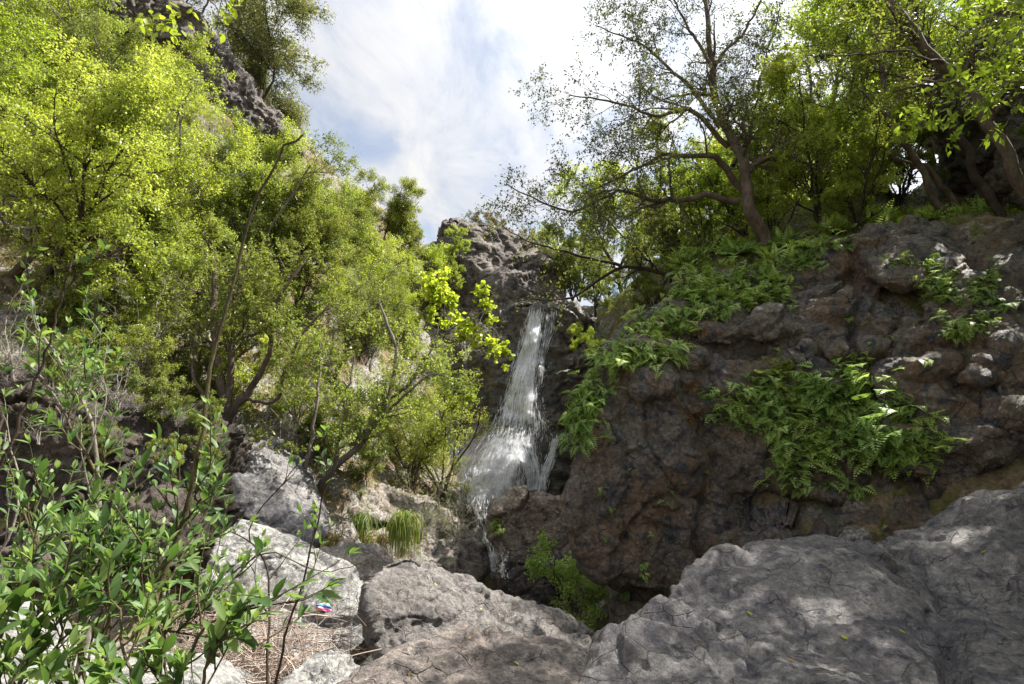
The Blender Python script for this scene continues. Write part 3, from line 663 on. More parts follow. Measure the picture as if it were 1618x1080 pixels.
G1 = 'bright spring-green trees covering the left slope'
left = [ # px, py, d-adjust, proto, scale, label, leaf, bark
 (45, 500, 'spreadC', 1.15, 'spring-green tree with a thick crooked dark trunk, lowest at the left picture edge', None, 'dark'),
 (165, 400, 'spreadA', .95, 'yellow-green spreading tree up the slope just right of the crooked dark trunk', None, None),
 (270, 330, 'spreadB', .95, 'spring-green tree in the middle of the left slope, below the rocky crest', None, None),
 (350, 430, 'spreadC', .9, 'spring-green tree right under the rocky crest of the left slope', None, None),
 (40, 300, 'spreadB', 1.05, 'light green tree halfway up the left slope at the picture edge', None, None),
 (150, 230, 'spreadA', 1.05, 'light green tree high on the left slope, with grey branches showing', None, None),
 (235, 235, 'spreadA', .6, 'yellow-green tree high on the slope just below the grey-green domed tree', None, None),
 (20, 150, 'spreadC', 1.1, 'green tree in the top left corner of the picture', None, None),
 (110, 100, 'spreadB', 1.0, 'bright green tree at the very top of the left slope beside bare grey rock', None, None),
 (430, 440, 'spreadB', .8, 'spring-green tree left of the two dark laurels on the slope', None, None),
 (505, 420, 'laurelA', .85, 'dark green laurel whose crown meets the sky behind the long bare willow stem', 'mid', None),
 (575, 450, 'laurelB', .8, 'dark round laurel standing lowest of the skyline trees on the left slope', 'mid', None),
 (600, 400, 'laurelA', .8, 'dark laurel on the skyline nearest to the rock peak', 'mid', None),
 (545, 380, 'laurelB', .7, 'leafy laurel behind the other two on the skyline of the left slope', 'mid', None),
 (345, 560, 'laurelB', .75, 'dense dark tree with a pale trunk behind the many-stemmed tree', None, 'pale'),
 (450, 520, 'spreadC', .8, 'sunlit green tree behind the many-stemmed tree, on the stony part of the slope', 'mid', None),
 (585, 590, 'spreadA', .8, 'yellow-green tree on the slope above the tree with the curved trunk', 'yellow', None),
 (640, 560, 'spreadB', .85, 'brightest yellow-green tree, between the laurels and the top of the waterfall', 'yellow', None),
 (200, 520, 'spreadB', .6, 'small green tree above the dark rock shelf', None, None),
]
for k, (px, py, pr, s, lb, lm, bk) in enumerate(left):
    plant('tree', pr, tloc(px, py), s, k*2.1, (0, R(8)), lb, 'tree', G1 if lm is None else None, L_.get(lm), B_.get(bk))
fill = [(90, 340), (220, 300), (200, 210), (90, 220), (60, 90), (150, 120), (310, 380), (130, 470), (240, 430),
        (300, 440), (400, 500), (470, 500), (540, 540), (-60, 380), (-60, 230), (-50, 90), (520, 600), (620, 540), (10, 380), (60, 170), (130, 330), (360, 480), (180, 350)]
for k, (px, py) in enumerate(fill):
    lv_ = ['spring', 'mid', 'spring', 'yellow', 'spring'][k % 5]
    plant('tree', ['spreadB', 'spreadA', 'spreadC'][k % 3], tloc(px, py), [.8, .95, .7, 1.05][(k*7) % 4], k*2.7+1, (R((k*37) % 17-8), R((k*53) % 17)),
          'one of the bright spring-green trees of the continuous canopy over the left slope', 'tree', 'spring-green canopy trees of the left slope', L_[lv_])
plant('tree', 'dome', P(415, 235, 24.5), 1.1, 1.0, (0, R(12)), 'large grey-green domed tree leaning out over the rocky crest against the sky')
plant('tree', 'dome', P(300, 60, 27), .9, 3.0, (0, R(10)), 'dark grey-green tree behind the crest, left of the large domed one')
plant('tree', 'slim', tloc(700, 785, -.2), 1.0, .5, (0, 0), 'slender many-stemmed tree in pale new leaf right beside the waterfall')
plant('tree', 'slim', tloc(650, 770, -.2), .9, 2.5, (0, R(5)), 'slender tree in new leaf between the curved trunk and the one beside the waterfall')
plant('tree', 'farB', P(650, 440, 28), .75, 0, (0, 0), 'light green tree on the skyline between the laurels and the rock peak', leafmat=L_['mid'])
plant('tree', 'farA', P(705, 470, 27), .62, 1, (0, 0), 'round light green tree in front of the left foot of the rock peak', leafmat=L_['spring'])
plant('tree', 'farB', P(905, 480, 25), .55, 2, (0, 0), 'small green tree filling the notch between the rock peak and the lip of the fall', leafmat=L_['mid'])
plant('tree', 'farA', P(915, 470, 31), .8, 2, (0, 0), 'green tree wrapping the right foot of the rock peak', leafmat=L_['spring'])
plant('bush', 'bushB', P(785, 380, 32), 1.1, 1, (0, 0), 'tan dry bush on top of the rock peak', 'bush', leafmat=L_['tan'])
plant('bush', 'bushA', P(845, 405, 32.3), 1.1, 1, (0, 0), 'brown dry bush on the right shoulder of the rock peak', 'bush', leafmat=L_['tan'])
plant('bush', 'bushA', P(885, 445, 30.5), 1.4, 2, (0, 0), 'green bush at the right foot of the rock peak', 'bush')
plant('bush', 'bushA', P(750, 368, 31.5), .8, 2, (0, 0), 'small tan bush at the tip of the rock peak', 'bush', leafmat=L_['tan'])

# leafy spray with big yellow leaves by the top of the fall, hand-placed limbs
def hand_tree(name, limbs, label, bark, leaf, m1, m2, m3, L2, L3, per, lL, lW, cat='tree', six=False, L1=None, m0=0, seed=1, up=.1, sides=9, droop=.2, clump=1.3, tmin=.3, wig3=.22, wig0=.16):
    global rng
    keep = rng; rng = np.random.default_rng(seed)
    wood, lv = MB(), MB(); Ps, Rs = [], []
    for pts, r0, r1 in limbs:
        a, b = limb([P(*q) for q in pts], r0, r1, 24, wig0); wood.tubes(a, b, sides, .5); Ps.append(a); Rs.append(b)
    Pt, Rd = np.concatenate(Ps), np.concatenate(Rs)
    if m1:
        P1, R1 = spawn(Pt, Rd, m1, tmin, L1 or (L2[1], L2[1]*2), .5, (30, 70), up, .17, 12, .02, wpow=1.2); wood.tubes(P1, R1, 5, .5)
        base = (P1, R1)
    else: base = (Pt, Rd)
    P2, R2 = spawn(*base, m2, .15, L2, .55, (30, 70), up*.5, .2, 8, .01); wood.tubes(P2, R2, 4, .5)
    P3, R3 = spawn(P2, R2, m3, .1, L3, .6, (25, 75), .03, wig3, 5, 0); wood.tubes(P3, R3, 3, .5)
    if per < 1:
        P3 = P3[:int(len(P3)*per)]; per = 1
    foliage(lv, P3, int(per), lL, lW, droop, .02, six=six, clump=clump, seed=seed)
    rng = keep
    e = bpy.data.objects.new(name, None); COL.objects.link(e); e['label'] = label; e['category'] = cat
    root = Ps[0][0, 0]; e.location = root
    for nm, mb_, mt in (('trunk' if cat == 'tree' else 'stems', wood, bark), ('crown' if cat == 'tree' else 'foliage', lv, leaf)):
        for v in mb_.V: v -= root
        put(nm, mb_.build(nm, nm in ('trunk', 'stems')), mt, e)
    return e
hand_tree('tree', [([(640, 620, 17.5), (680, 560, 17.4), (720, 520, 17.2), (770, 490, 17)], .05, .012), ([(660, 590, 17.5), (720, 580, 17.2), (790, 545, 17)], .03, .01), ([(660, 590, 17.5), (690, 520, 17.8), (710, 460, 18)], .03, .01)],
          'yellow-leaved maple-like sapling reaching over toward the top of the waterfall', B_['grey'], L_['yellow'], 12, 50, 260, (.4, .8), (.15, .35), 9, .13, .10, seed=31, six=True)
hand_tree('tree', [([(340, 690, 11.9), (355, 640, 11.9), (335, 560, 12), (330, 470, 12.4), (340, 400, 12.8)], .13, .05), ([(345, 680, 11.9), (370, 600, 11.9), (375, 500, 12), (390, 400, 12.2)], .10, .04),
    ([(345, 680, 11.9), (385, 610, 11.9), (420, 560, 11.8), (440, 480, 11.9), (490, 400, 12.2)], .09, .03), ([(350, 690, 11.8), (380, 640, 11.5), (430, 640, 11.4), (460, 560, 11.4), (520, 480, 11.6)], .06, .02), ([(345, 685, 11.8), (310, 600, 11.8), (300, 520, 12)], .06, .02)],
          'many-stemmed dark tree rooted on the bank above the tilted grey slab', B_['brown'], L_['mid'], 34, 190, 1500, (.5, 1.0), (.2, .45), 15, .07, .035, seed=32, L1=(.8, 1.7), up=.2, tmin=.4)
hand_tree('tree', [([(500, 800, 13.3), (515, 760, 13.3), (560, 700, 13.3), (600, 640, 13.4), (620, 560, 13.6), (600, 480, 13.8)], .11, .03), ([(505, 790, 13.3), (530, 720, 13.2), (545, 640, 13.2), (560, 560, 13.4)], .07, .02),
    ([(560, 700, 13.3), (620, 650, 13.2), (680, 600, 13.1), (720, 600, 13)], .05, .012), ([(470, 840, 12.6), (480, 760, 12.6), (500, 680, 12.7), (505, 600, 12.9), (510, 520, 13)], .06, .02), ([(600, 640, 13.4), (650, 600, 13.6), (690, 540, 13.8)], .05, .012)],
          'tree with a curved grey trunk leaning right over the pinkish ledge', B_['grey'], L_['spring'], 36, 200, 1500, (.4, .9), (.18, .4), 11, .06, .034, seed=33, L1=(.7, 1.5), up=.2, tmin=.35)
hand_tree('tree', [([(-30, 480, 12), (20, 440, 11.9), (60, 400, 11.8), (120, 380, 11.6), (210, 385, 11.4)], .13, .04), ([(60, 400, 11.8), (110, 330, 12), (150, 270, 12.2)], .07, .02), ([(0, 460, 12), (90, 430, 11.4), (170, 410, 11.2), (220, 380, 11.2)], .06, .015)],
          'old tree with low crooked boughs at the left edge, before the other slope trees', B_['brown'], L_['spring'], 24, 140, 1100, (.5, 1.0), (.2, .4), 12, .075, .04, seed=34, L1=(.8, 1.7), up=.2)

# the right side
hand_tree('tree', [([(1215, 385, 12.6), (1180, 330, 12.6), (1160, 260, 12.6), (1140, 200, 12.6), (1130, 120, 12.7), (1120, 30, 12.9), (1100, -80, 13.2)], .17, .045),
    ([(1170, 300, 12.6), (1130, 250, 12.3), (1090, 240, 12.1), (1040, 240, 11.9), (990, 270, 11.7), (930, 300, 11.5)], .09, .015),
    ([(1165, 315, 12.6), (1110, 305, 12.4), (1050, 305, 12.2), (990, 300, 12), (900, 330, 11.8), (800, 290, 11.6)], .085, .012),
    ([(1150, 230, 12.6), (1090, 180, 12.4), (1030, 190, 12.2), (960, 160, 12), (900, 150, 11.8)], .07, .012),
    ([(1140, 200, 12.6), (1080, 120, 12.6), (1010, 70, 12.6), (940, 40, 12.6)], .06, .012),
    ([(1160, 260, 12.6), (1190, 200, 12.9), (1200, 120, 13.2), (1230, 20, 13.6)], .05, .015),
    ([(1130, 120, 12.7), (1080, 40, 12.8), (1040, -40, 13)], .05, .015),
    ([(1130, 100, 12.7), (1180, 40, 12.4), (1220, -40, 12.2)], .05, .015)],
          'tall sparse-leaved tree on the ferny ledge, branches dark against the sky', B_['brown'], L_['dark'], 100, 800, 7000, (.5, 1.1), (.2, .5), 5, .06, .034, seed=41, L1=(.9, 2.0), up=.05, sides=12, tmin=.25)
hand_tree('tree', [([(1190, 470, 14.5), (1110, 445, 14.2), (1040, 425, 14), (980, 420, 13.8), (930, 450, 13.6), (890, 470, 13.5), (820, 475, 13.3)], .09, .012), ([(980, 420, 13.8), (900, 400, 13.6), (830, 380, 13.5), (780, 345, 13.3)], .045, .008), ([(1040, 425, 14), (960, 350, 14), (900, 300, 14)], .03, .008)],
          'nearly bare tree reaching out sideways over the gorge in front of the rock peak', B_['dark'], L_['mid'], 20, 110, 700, (.4, .9), (.15, .35), 3, .055, .035, seed=42, L1=(.6, 1.3), up=.1)
trunks = [
 ([(1650, 360, 9.8), (1618, 290, 9.8), (1560, 200, 9.9), (1500, 105, 10), (1440, 50, 10.2), (1385, -30, 10.4)], .13, .075, 'thickest leaning brown trunk, crossing the top right corner in front of the cliff'),
 ([(1580, 350, 11.4), (1555, 280, 11.4), (1510, 190, 11.4), (1480, 110, 11.5), (1450, 30, 11.7), (1440, -60, 11.8)], .10, .065, 'dark trunk rising just behind the thickest leaning one'),
 ([(1510, 352, 12.2), (1450, 265, 12.2), (1405, 190, 12.3), (1392, 100, 12.4), (1390, 20, 12.5), (1395, -60, 12.6)], .08, .05, 'straight-topped brown trunk third from the right above the dark rock wall'),
 ([(1525, 350, 12.6), (1475, 290, 12.6), (1420, 240, 12.6), (1375, 160, 12.8), (1370, 70, 13)], .08, .04, 'thin trunk forking low beside the straight-topped one'),
 ([(1440, 348, 14.5), (1395, 300, 14.5), (1345, 262, 14.6), (1290, 200, 14.8), (1275, 100, 15)], .09, .04, 'slanting trunk in the shade left of the other leaning trunks'),
]
for k, (pts, r0, r1, lb) in enumerate(trunks):
    top = pts[-1]; mid = pts[len(pts)//2]
    lm = [(pts, r0, r1), ([pts[2], (pts[2][0]-60, pts[2][1]-60, pts[2][2]+.2), (pts[2][0]-150, pts[2][1]-80, pts[2][2]+.4)], r1*.5, .012), ([mid, (mid[0]-70, mid[1]-30, mid[2]-.3), (mid[0]-190, mid[1]-20, mid[2]-.5)], r1*.5, .01), ([mid, (mid[0]+60, mid[1]-70, mid[2]-.2), (mid[0]+130, mid[1]-170, mid[2]-.3)], r1*.5, .01)]
    hand_tree('tree', lm, lb, B_['brown'] if k != 1 else B_['dark'], L_['mid' if k < 2 else 'backlit'], 22, 130, 800, (.5, 1.0), (.2, .4), 6 if k < 2 else 8, .07, .036, seed=50+k, L1=(.8, 1.9), up=.12, tmin=.35)  # darker leaves on the first two crowns stand in for cliff shade
G2 = 'sunlit trees filling the gully behind the rock wall'
for k, (x, y, s_) in enumerate([(11.8, 7.8, 1.1), (9.8, 3.2, 1.1), (13, 13, 1.0), (14.5, 17, 1.1), (12, 5.5, 1.15), (8.8, .5, 1.1), (9.5, 17, .9), (12, 3.9, 1.0), (8.4, 2.6, .95)]):  # those out of view are added to keep sun off the front boulder
    plant('tree', ['canopyA', 'canopyB'][k % 2], top_down(x, y)-np.array([0, 0, .2]), s_, k*2.3, (0, 0), 'one of the shady trees at the right, most added out of view for shade', 'tree', 'shady trees crowding above the rock wall')
for k, (x, y, s_) in enumerate([(11, 9.2, .8), (12.6, 10.6, .9), (10.6, 7.6, .75), (13.5, 8.8, .9)]):  # unseen trees added to stop sun patches on the rock wall
    plant('tree', 'farA', top_down(x, y)-np.array([0, 0, .2]), s_, k*2.3, (0, 0), 'one of the shady trees at the right, most added out of view for shade', 'tree', 'shady trees crowding above the rock wall', L_['mid'])
right = [
 ((1380, 330, 18), 'canopyB', .8, 'backlit tree behind the leaning trunks, its crown glowing yellow-green', None),
 ((1600, 280, 17), 'canopyB', 1.0, 'tree in deep shade behind the cliff at the right picture edge', None),
 ((1340, 300, 23), 'canopyB', 1.0, 'far tree high in the gully, seen between the tall sparse tree and the trunks', 'spring'),
 ((1430, 250, 24), 'canopyA', 1.0, 'far bright tree topmost in the gully behind the leaning trunks', 'spring'),
 ((1250, 345, 20), 'farB', 1.0, 'bright bushy tree behind the foot of the tall sparse tree, to its right', None),
 ((1120, 390, 19), 'farA', .85, 'green bushy tree behind the foot of the tall sparse tree, to its left', 'mid'),
 ((1050, 420, 20), 'farB', .8, 'olive green tree behind the sideways-reaching bare one', 'mid'),
 ((985, 460, 30), 'farA', 1.35, 'broad yellow-topped tree right of the gap of sky above the waterfall', 'spring'),
 ((920, 440, 27), 'farA', .8, 'green tree between the rock peak and the broad yellow-topped tree', 'mid'),
 ((940, 480, 22), 'farB', .45, 'small shrubby tree growing right of the lip of the waterfall', 'mid'),
 ((1030, 480, 17), 'farB', .45, 'low pale-leaved tree just behind the left shoulder of the rock wall', 'mid'),
 ((1180, 360, 24), 'farB', 1.1, 'sunny tree deep in the gully behind the trunk of the tall sparse tree', 'spring'),
 ((1060, 400, 26), 'farA', 1.1, 'sunlit far tree above the sideways-reaching bare one', 'spring'),
]
for k, (px, py, s_) in enumerate([(1060, 440, .6), (1120, 420, .8), (1230, 395, .7), (1020, 465, .45), (960, 475, .4), (1350, 370, .8), (1080, 400, .7), (1180, 380, .9), (1290, 350, 1.0), (1420, 330, 1.0), (890, 470, .35)]):
    h = cast(px, py, [TB])
    if h: plant('tree', ['farA', 'farB'][k % 2], np.array(h[0])-(0, 0, .1), s_*.75, k*1.9, (0, 0), 'one of the bushy trees covering the far bank right of the waterfall', 'tree', 'bushy trees on the far right bank', L_[['mid', 'backlit', 'spring'][k % 3]])
for k, (q, pr, s, lb, lm) in enumerate(right):
    p = P(*q); p = top_down(p[0], p[1]) if q[2] < 26 and q[1] < 440 else p
    plant('tree', pr, p-np.array([0, 0, .4]), s, k*1.7, (0, 0), lb, 'tree', G2, L_.get(lm))
# ---------------------------------------------------------------- bushes and undergrowth on the left slope
keep_rng = rng; rng = np.random.default_rng(99)
for k in range(46):
    px, py = [(60+k*37 % 620), 330 + (k*71) % 450]
    py = min(py, 470 + px*.5)
    if k > 38: px, py = 420+(k*53) % 230, 640+(k*37) % 130
    h = cast(px, py, [TB])
    if h is None or h[3] > 32 or h[3] < 8: continue
    plant('bush', ['bushA', 'bushB', 'bare'][k % 3], np.array(h[0]), .55+.5*rng.random(), k*1.3, (R(10*rng.normal()), R(12)),
          ['low green bush growing on the stony left slope under the trees', 'low yellow-green bush growing on the stony left slope under the trees', 'leafless pale twiggy bush on the stony left slope'][k % 3], 'bush',
          ['low green bushes under the trees', 'low yellow-green bushes under the trees', 'leafless pale bushes of the left slope'][k % 3])
for k, (px, py, s_) in enumerate([(20, 600, .6), (75, 612, .5), (130, 625, .7), (185, 650, .5), (240, 672, .6), (300, 700, .5), (60, 690, .35), (160, 720, .35), (250, 750, .35), (100, 660, .4), (330, 740, .4), (215, 610, .7)]):
    h = cast(px, py, list(BV.values())+[TB])
    if h: plant('bush', ['bare', 'bushA', 'bushB'][k % 3], np.array(h[0]), s_, k*1.9, (R(15), 0), 'twiggy little bush rooted on top of the dark overhanging rock shelf', 'bush', 'little bushes on the dark rock shelf', L_['mid'])
plant('bush', 'bushA', P(905, 985, 12.6), 1.15, .4, (R(18), 0), 'soft grey-green bush beside the dark cracked rock in the gorge bottom', 'bush', leafmat=L_['fern'])
plant('bush', 'bare', P(720, 860, 15.3), .9, .4, (0, 0), 'leafless bush on the pinkish ledge beside the foot of the waterfall', 'bush')
plant('bush', 'bare', P(660, 850, 14.6), .8, 2.4, (0, 0), 'dry tangled bush between the hanging grass and the foot of the waterfall', 'bush', leafmat=L_['spring'])
plant('bush', 'bare', P(735, 560, 22), 1.3, 1.4, (0, R(30)), 'grey leafless bush hanging left of the top of the waterfall', 'bush')
plant('bush', 'bushB', P(925, 560, 21), .8, 1.4, (0, R(-30)), 'sprig-like yellow-leaved bush on the cliff right of the waterfall lip', 'bush', leafmat=L_['yellow'])

def scatter_mask(fn):
    q = TERR_V[fn(TERR_V)]; return q
nx_, ny_ = TERR_SH
Vt = TERR_V; cand = np.where((Vt[:, 1] > 8) & (Vt[:, 1] < 34) & (Vt[:, 0] < 1) & (Vt[:, 0] > -20) & (Vt[:, 2] > -1.2))[0]
cand2 = np.where((Vt[:, 1] > 11.5) & (Vt[:, 1] < 26) & (Vt[:, 0] > 2.5) & (Vt[:, 0] < 18) & (Vt[:, 2] > 3))[0]
def tufts(idx, n, kind, seed):
    mb = MB(); k = rng.choice(idx, n); base = Vt[k] + rng.normal(size=(n, 3))*[.06, .06, 0]
    keep = .5+.9*perlin(base*.8+seed) > rng.random(n)*.9; base = base[keep]; n = len(base)
    nrm = TERR_N[k][keep]
    if kind == 'grass':
        m = 6; b = np.repeat(base, m, 0); d = unit(rng.normal(size=b.shape)*.5+[0, 0, .7]+np.repeat(nrm, m, 0)*.5)
        L = .12+.22*rng.random(len(b)); g = np.array([0, 0, -1.])
        p1 = b + d*L[:, None]*.5; p2 = p1 + unit(d+g*.6)*L[:, None]*.5
        s = unit(np.cross(d, rng.normal(size=b.shape)))*.006
        Vv = np.stack([b-s, b+s, p1+s*.8, p1-s*.8, p2], 1); o = (np.arange(len(b))*5)[:, None]
        mb.add(Vv.reshape(-1, 3), o+[0, 1, 2, 3], o+[3, 2, 4], np.repeat(np.clip(.5+.6*perlin(b*.7)+.3*rng.normal(size=len(b)), 0, 1), 5))
    else:
        clusters(mb, base+nrm*.07, 14, .17, .05, .028)
    return mb
L_['drygrass'] = leaf_mat('dry_grass_blade', (.12, .14, .03), (.28, .24, .10), (.45, .36, .2), .3, (1.2, 1.1, .7), .7, .1)
put('dry_grass', tufts(cand, 26000, 'grass', 1).build('dry_grass'), L_['drygrass'], kind='stuff', label='dry straw-coloured grass between the rocks of the left slope', cat='grass')
put('ground_cover', tufts(cand, 8000, 'leaf', 9).build('ground_cover'), L_['mid'], kind='stuff', label='small-leaved green ground cover on the left slope', cat='ground cover')
put('ground_cover', tufts(cand2, 9000, 'leaf', 4).build('ground_cover'), L_['backlit'], kind='stuff', label='leafy ground cover under the trees above the rock wall', cat='ground cover')

# ---------------------------------------------------------------- ferns
def frond_set(seed, n, L, hang, wid=.42):
    """n fronds from the origin; +Y is away from the rock. pinnae as pointed leaves along an arching rib"""
    global rng
    keep = rng; rng = np.random.default_rng(seed); mb, rb = MB(), MB()
    for i in range(n):
        az = (rng.random()-.5)*(R(170) if hang else R(360)); el = R(10+40*rng.random()) if hang else R(35+35*rng.random())
        d = np.array([math.sin(az)*math.cos(el), math.cos(az)*math.cos(el), math.sin(el)]); ll = L*(.6+.55*rng.random()); N_ = 10
        c = rng.normal(size=3)*(np.array([.15, .03, .12]) if n > 5 and hang else np.array([.12, .12, .0])*(n > 5)); pts = [c]; dd = [d]
        if n > 5: rb.tubes(np.linspace([0, 0, 0], c, 4)[None], np.full((1, 4), .005), 3, .2)
        g = (1.7 if hang else 1.0)*(.8+.5*rng.random())
        for j in range(N_-1):
            d = unit(d + np.array([0, 0, -g/N_*1.2])); c = c+d*ll/N_; pts.append(c); dd.append(d)
        pts = np.array(pts); dd = np.array(dd)
        rb.tubes(pts[None], np.linspace(.0035, .001, N_)[None], 3, .3)
        side = unit(np.cross(dd, [0, 0, 1.]) + rng.normal(size=3)*.15); up = np.cross(side, dd)
        t = np.linspace(0, 1, N_)[2:]; w = 1.75*wid*ll*(1-t)**1.0*np.minimum(1, .75+t*1.3) + .012
        pv = np.clip(rng.random()*.7 + .15, 0, 1)
        for sgn in (-1, 1):
            dir_ = unit(side[2:]*sgn + dd[2:]*.55 - up[2:]*.18)
            mb.leaves(pts[2:], dir_, up[2:], w*.62, ll/N_*(.5+.42*(1-t)), np.clip(pv+rng.normal(size=len(t))*.12, 0, 1), -.2)
    rng = keep
    return mb.build('fronds'), rb.build('stalks')
FP = {}
for k in range(4): FP['h%d' % k] = frond_set(200+k, 24, .38, True)
for k in range(3): FP['u%d' % k] = frond_set(210+k, 24, .36, False)
for k in range(2): FP['s%d' % k] = frond_set(220+k, 4, .28, True)
stalkm = plain_mat('fern_stalk', (.05, .06, .02)); 
def fern(proto, loc, nrm, s, label, group, mat='fern', cat='fern'):
    e = bpy.data.objects.new('fern', None); COL.objects.link(e); e['label'] = label; e['category'] = cat; e['group'] = group
    e.location = loc; e.scale = (s,)*3; e.rotation_euler = (R(rng.normal()*14), R(rng.normal()*16), math.atan2(-nrm[0], nrm[1])+rng.normal()*.55)
    for nm, me_, mt in (('fronds', FP[proto][0], L_[mat]), ('stalks', FP[proto][1], stalkm)):
        o = bpy.data.objects.new(nm, me_); COL.objects.link(o); o.parent = e
        if not me_.materials: me_.materials.append(None)
        o.material_slots[0].link = 'OBJECT'; o.material_slots[0].material = mt
    return e
ROCKB = [BV[k] for k in BV if 'rock wall' in k and 'tall dark' in k]
ALLB = list(BV.values()) + [TB]
def fern_at(px, py, proto, s, label, group, trees=None, mat='fern', up=0):
    h = cast(px, py, trees or ROCKB)
    if h is None: return None
    n = np.array(h[1]); v = np.array([0, 0, CAMZ]) - np.array(h[0])
    if n @ v < 0: n = -n
    return fern(proto, np.array(h[0]) - n*.02 + np.array([0, 0, up]), n, s, label, group, mat)
def in_poly(x, y, poly):
    c = False; j = len(poly)-1
    for i in range(len(poly)):
        if ((poly[i][1] > y) != (poly[j][1] > y)) and x < (poly[j][0]-poly[i][0])*(y-poly[i][1])/(poly[j][1]-poly[i][1]+1e-9)+poly[i][0]: c = not c
        j = i
    return c
def fern_patch(poly, n, protos, s, label, group, mat='fern', trees=None, mind=13):
    xs_, ys_ = [p[0] for p in poly], [p[1] for p in poly]; got = []; tries = 0
    while len(got) < n and tries < 6000:
        tries += 1
        x, y = rng.uniform(min(xs_), max(xs_)), rng.uniform(min(ys_), max(ys_))
        if not in_poly(x, y, poly) or any((x-a)**2+(y-b)**2 < mind*mind for a, b in got): continue
        if fern_at(x, y, protos[len(got) % len(protos)], s*(.55+.8*rng.random()), label, group, trees, mat): got.append((x, y))
H4 = ['h0', 'h1', 'h2', 'h3']
fern_patch([(1135, 640), (1180, 600), (1240, 585), (1330, 590), (1400, 610), (1450, 650), (1480, 700), (1440, 730), (1380, 710), (1300, 730), (1230, 750), (1210, 690), (1140, 665)], 78, H4, 1.05,
           'green fern in the big clump hanging on the middle of the dark rock wall', 'ferns of the big clump on the rock wall', mind=14)
fern_patch([(1240, 770), (1300, 755), (1360, 770), (1400, 790), (1260, 790)], 5, ['s0', 'h1'], .8, 'green fern at the ragged lower edge of the big clump', 'ferns below the big clump', mind=20)
fern_patch([(1075, 440), (1110, 400), (1180, 395), (1250, 375), (1340, 360), (1350, 390), (1260, 420), (1240, 470), (1190, 480), (1130, 490), (1090, 500), (1070, 470)], 54, H4+['u0'], 1.05,
           'green fern of the thick fringe along the top of the rock wall', 'ferns along the top of the rock wall', mind=11)
fern_patch([(955, 560), (985, 520), (1060, 470), (1090, 500), (1060, 560), (1000, 575), (960, 590)], 30, H4, .95,
           'pale green fern on the left shoulder of the rock wall', 'ferns on the left shoulder of the rock wall', mind=10)
fern_patch([(935, 560), (950, 545), (945, 620), (925, 680), (915, 690), (905, 650)], 16, H4, .9,
           'fern on the shaded left edge of the rock wall beside the waterfall', 'ferns down the left edge of the rock wall', mind=9)
fern_patch([(1410, 410), (1470, 420), (1560, 425), (1575, 450), (1560, 530), (1490, 540), (1480, 470), (1430, 450)], 28, H4, .68,
           'small fern in the patch on the upper right part of the rock wall', 'ferns of the upper right patch', mind=10)
fern_patch([(1200, 555), (1240, 550), (1260, 590), (1210, 580)], 5, ['h0'], .5, 'yellow-green fern just above the big clump', 'ferns just above the big clump', mat='spring', mind=12)
fern_patch([(1330, 490), (1430, 540), (1480, 580), (1420, 620), (1250, 600), (1340, 560)], 17, ['s0', 's1'], .8, 'tiny fern in the cracks between the rounded stones of the rock wall', 'tiny ferns in the wall cracks', mind=18)
fern_patch([(1060, 590), (1120, 620), (1110, 660), (1060, 650)], 7, ['s0', 's1', 'h2'], .7, 'withered yellow-brown fern on the rock wall left of the big clump', 'withered ferns on the rock wall', mat='dry', mind=12)
fern_patch([(1040, 470), (1110, 500), (1140, 570), (1060, 560)], 7, ['s0', 's1', 'h2'], .55, 'withered brown fern below the green fringe of the rock wall', 'withered ferns under the fringe', mat='dry', mind=14)
for px, py, s_ in [(950, 770, .7), (965, 800, .6), (955, 850, .6), (1000, 740, .6), (1055, 775, 1.1), (1050, 790, .9), (1020, 890, .8), (1015, 905, .8), (990, 935, 1.0), (965, 940, .8), (1115, 745, .5), (1025, 845, .5), (1400, 830, .6), (965, 690, .5), (985, 680, .4)]:
    fern_at(px, py, 's%d' % (px % 2), s_, 'small lone fern on the bare brown lower face of the rock wall', 'small lone ferns on the lower face of the rock wall')
for px, py, s_ in [(785, 830, 1.0), (792, 822, .8), (780, 838, .8)]:
    fern_at(px, py, 'h1', s_*.8, 'bright fern on the left side of the brown boulder at the foot of the fall', 'ferns on the brown boulder', ALLB)
# ferns standing on the ledge
for k in range(34):
    x = 1090+ (k*73) % 510; y0 = np.interp(x, [1090, 1250, 1350, 1430, 1540, 1620], [405, 372, 352, 342, 338, 330])
    p = P(x, y0+4, np.interp(x, [1090, 1350, 1620], [12.3, 12.2, 11.4])+rng.random()*1.2)
    fern('u%d' % (k % 3), p-np.array([0, 0, .12]), np.array([0, -1, 0]), 1.3+.4*rng.random(), 'light green fern in the bed of ferns under the trees above the rock wall', 'ferns growing in the bed above the rock wall')

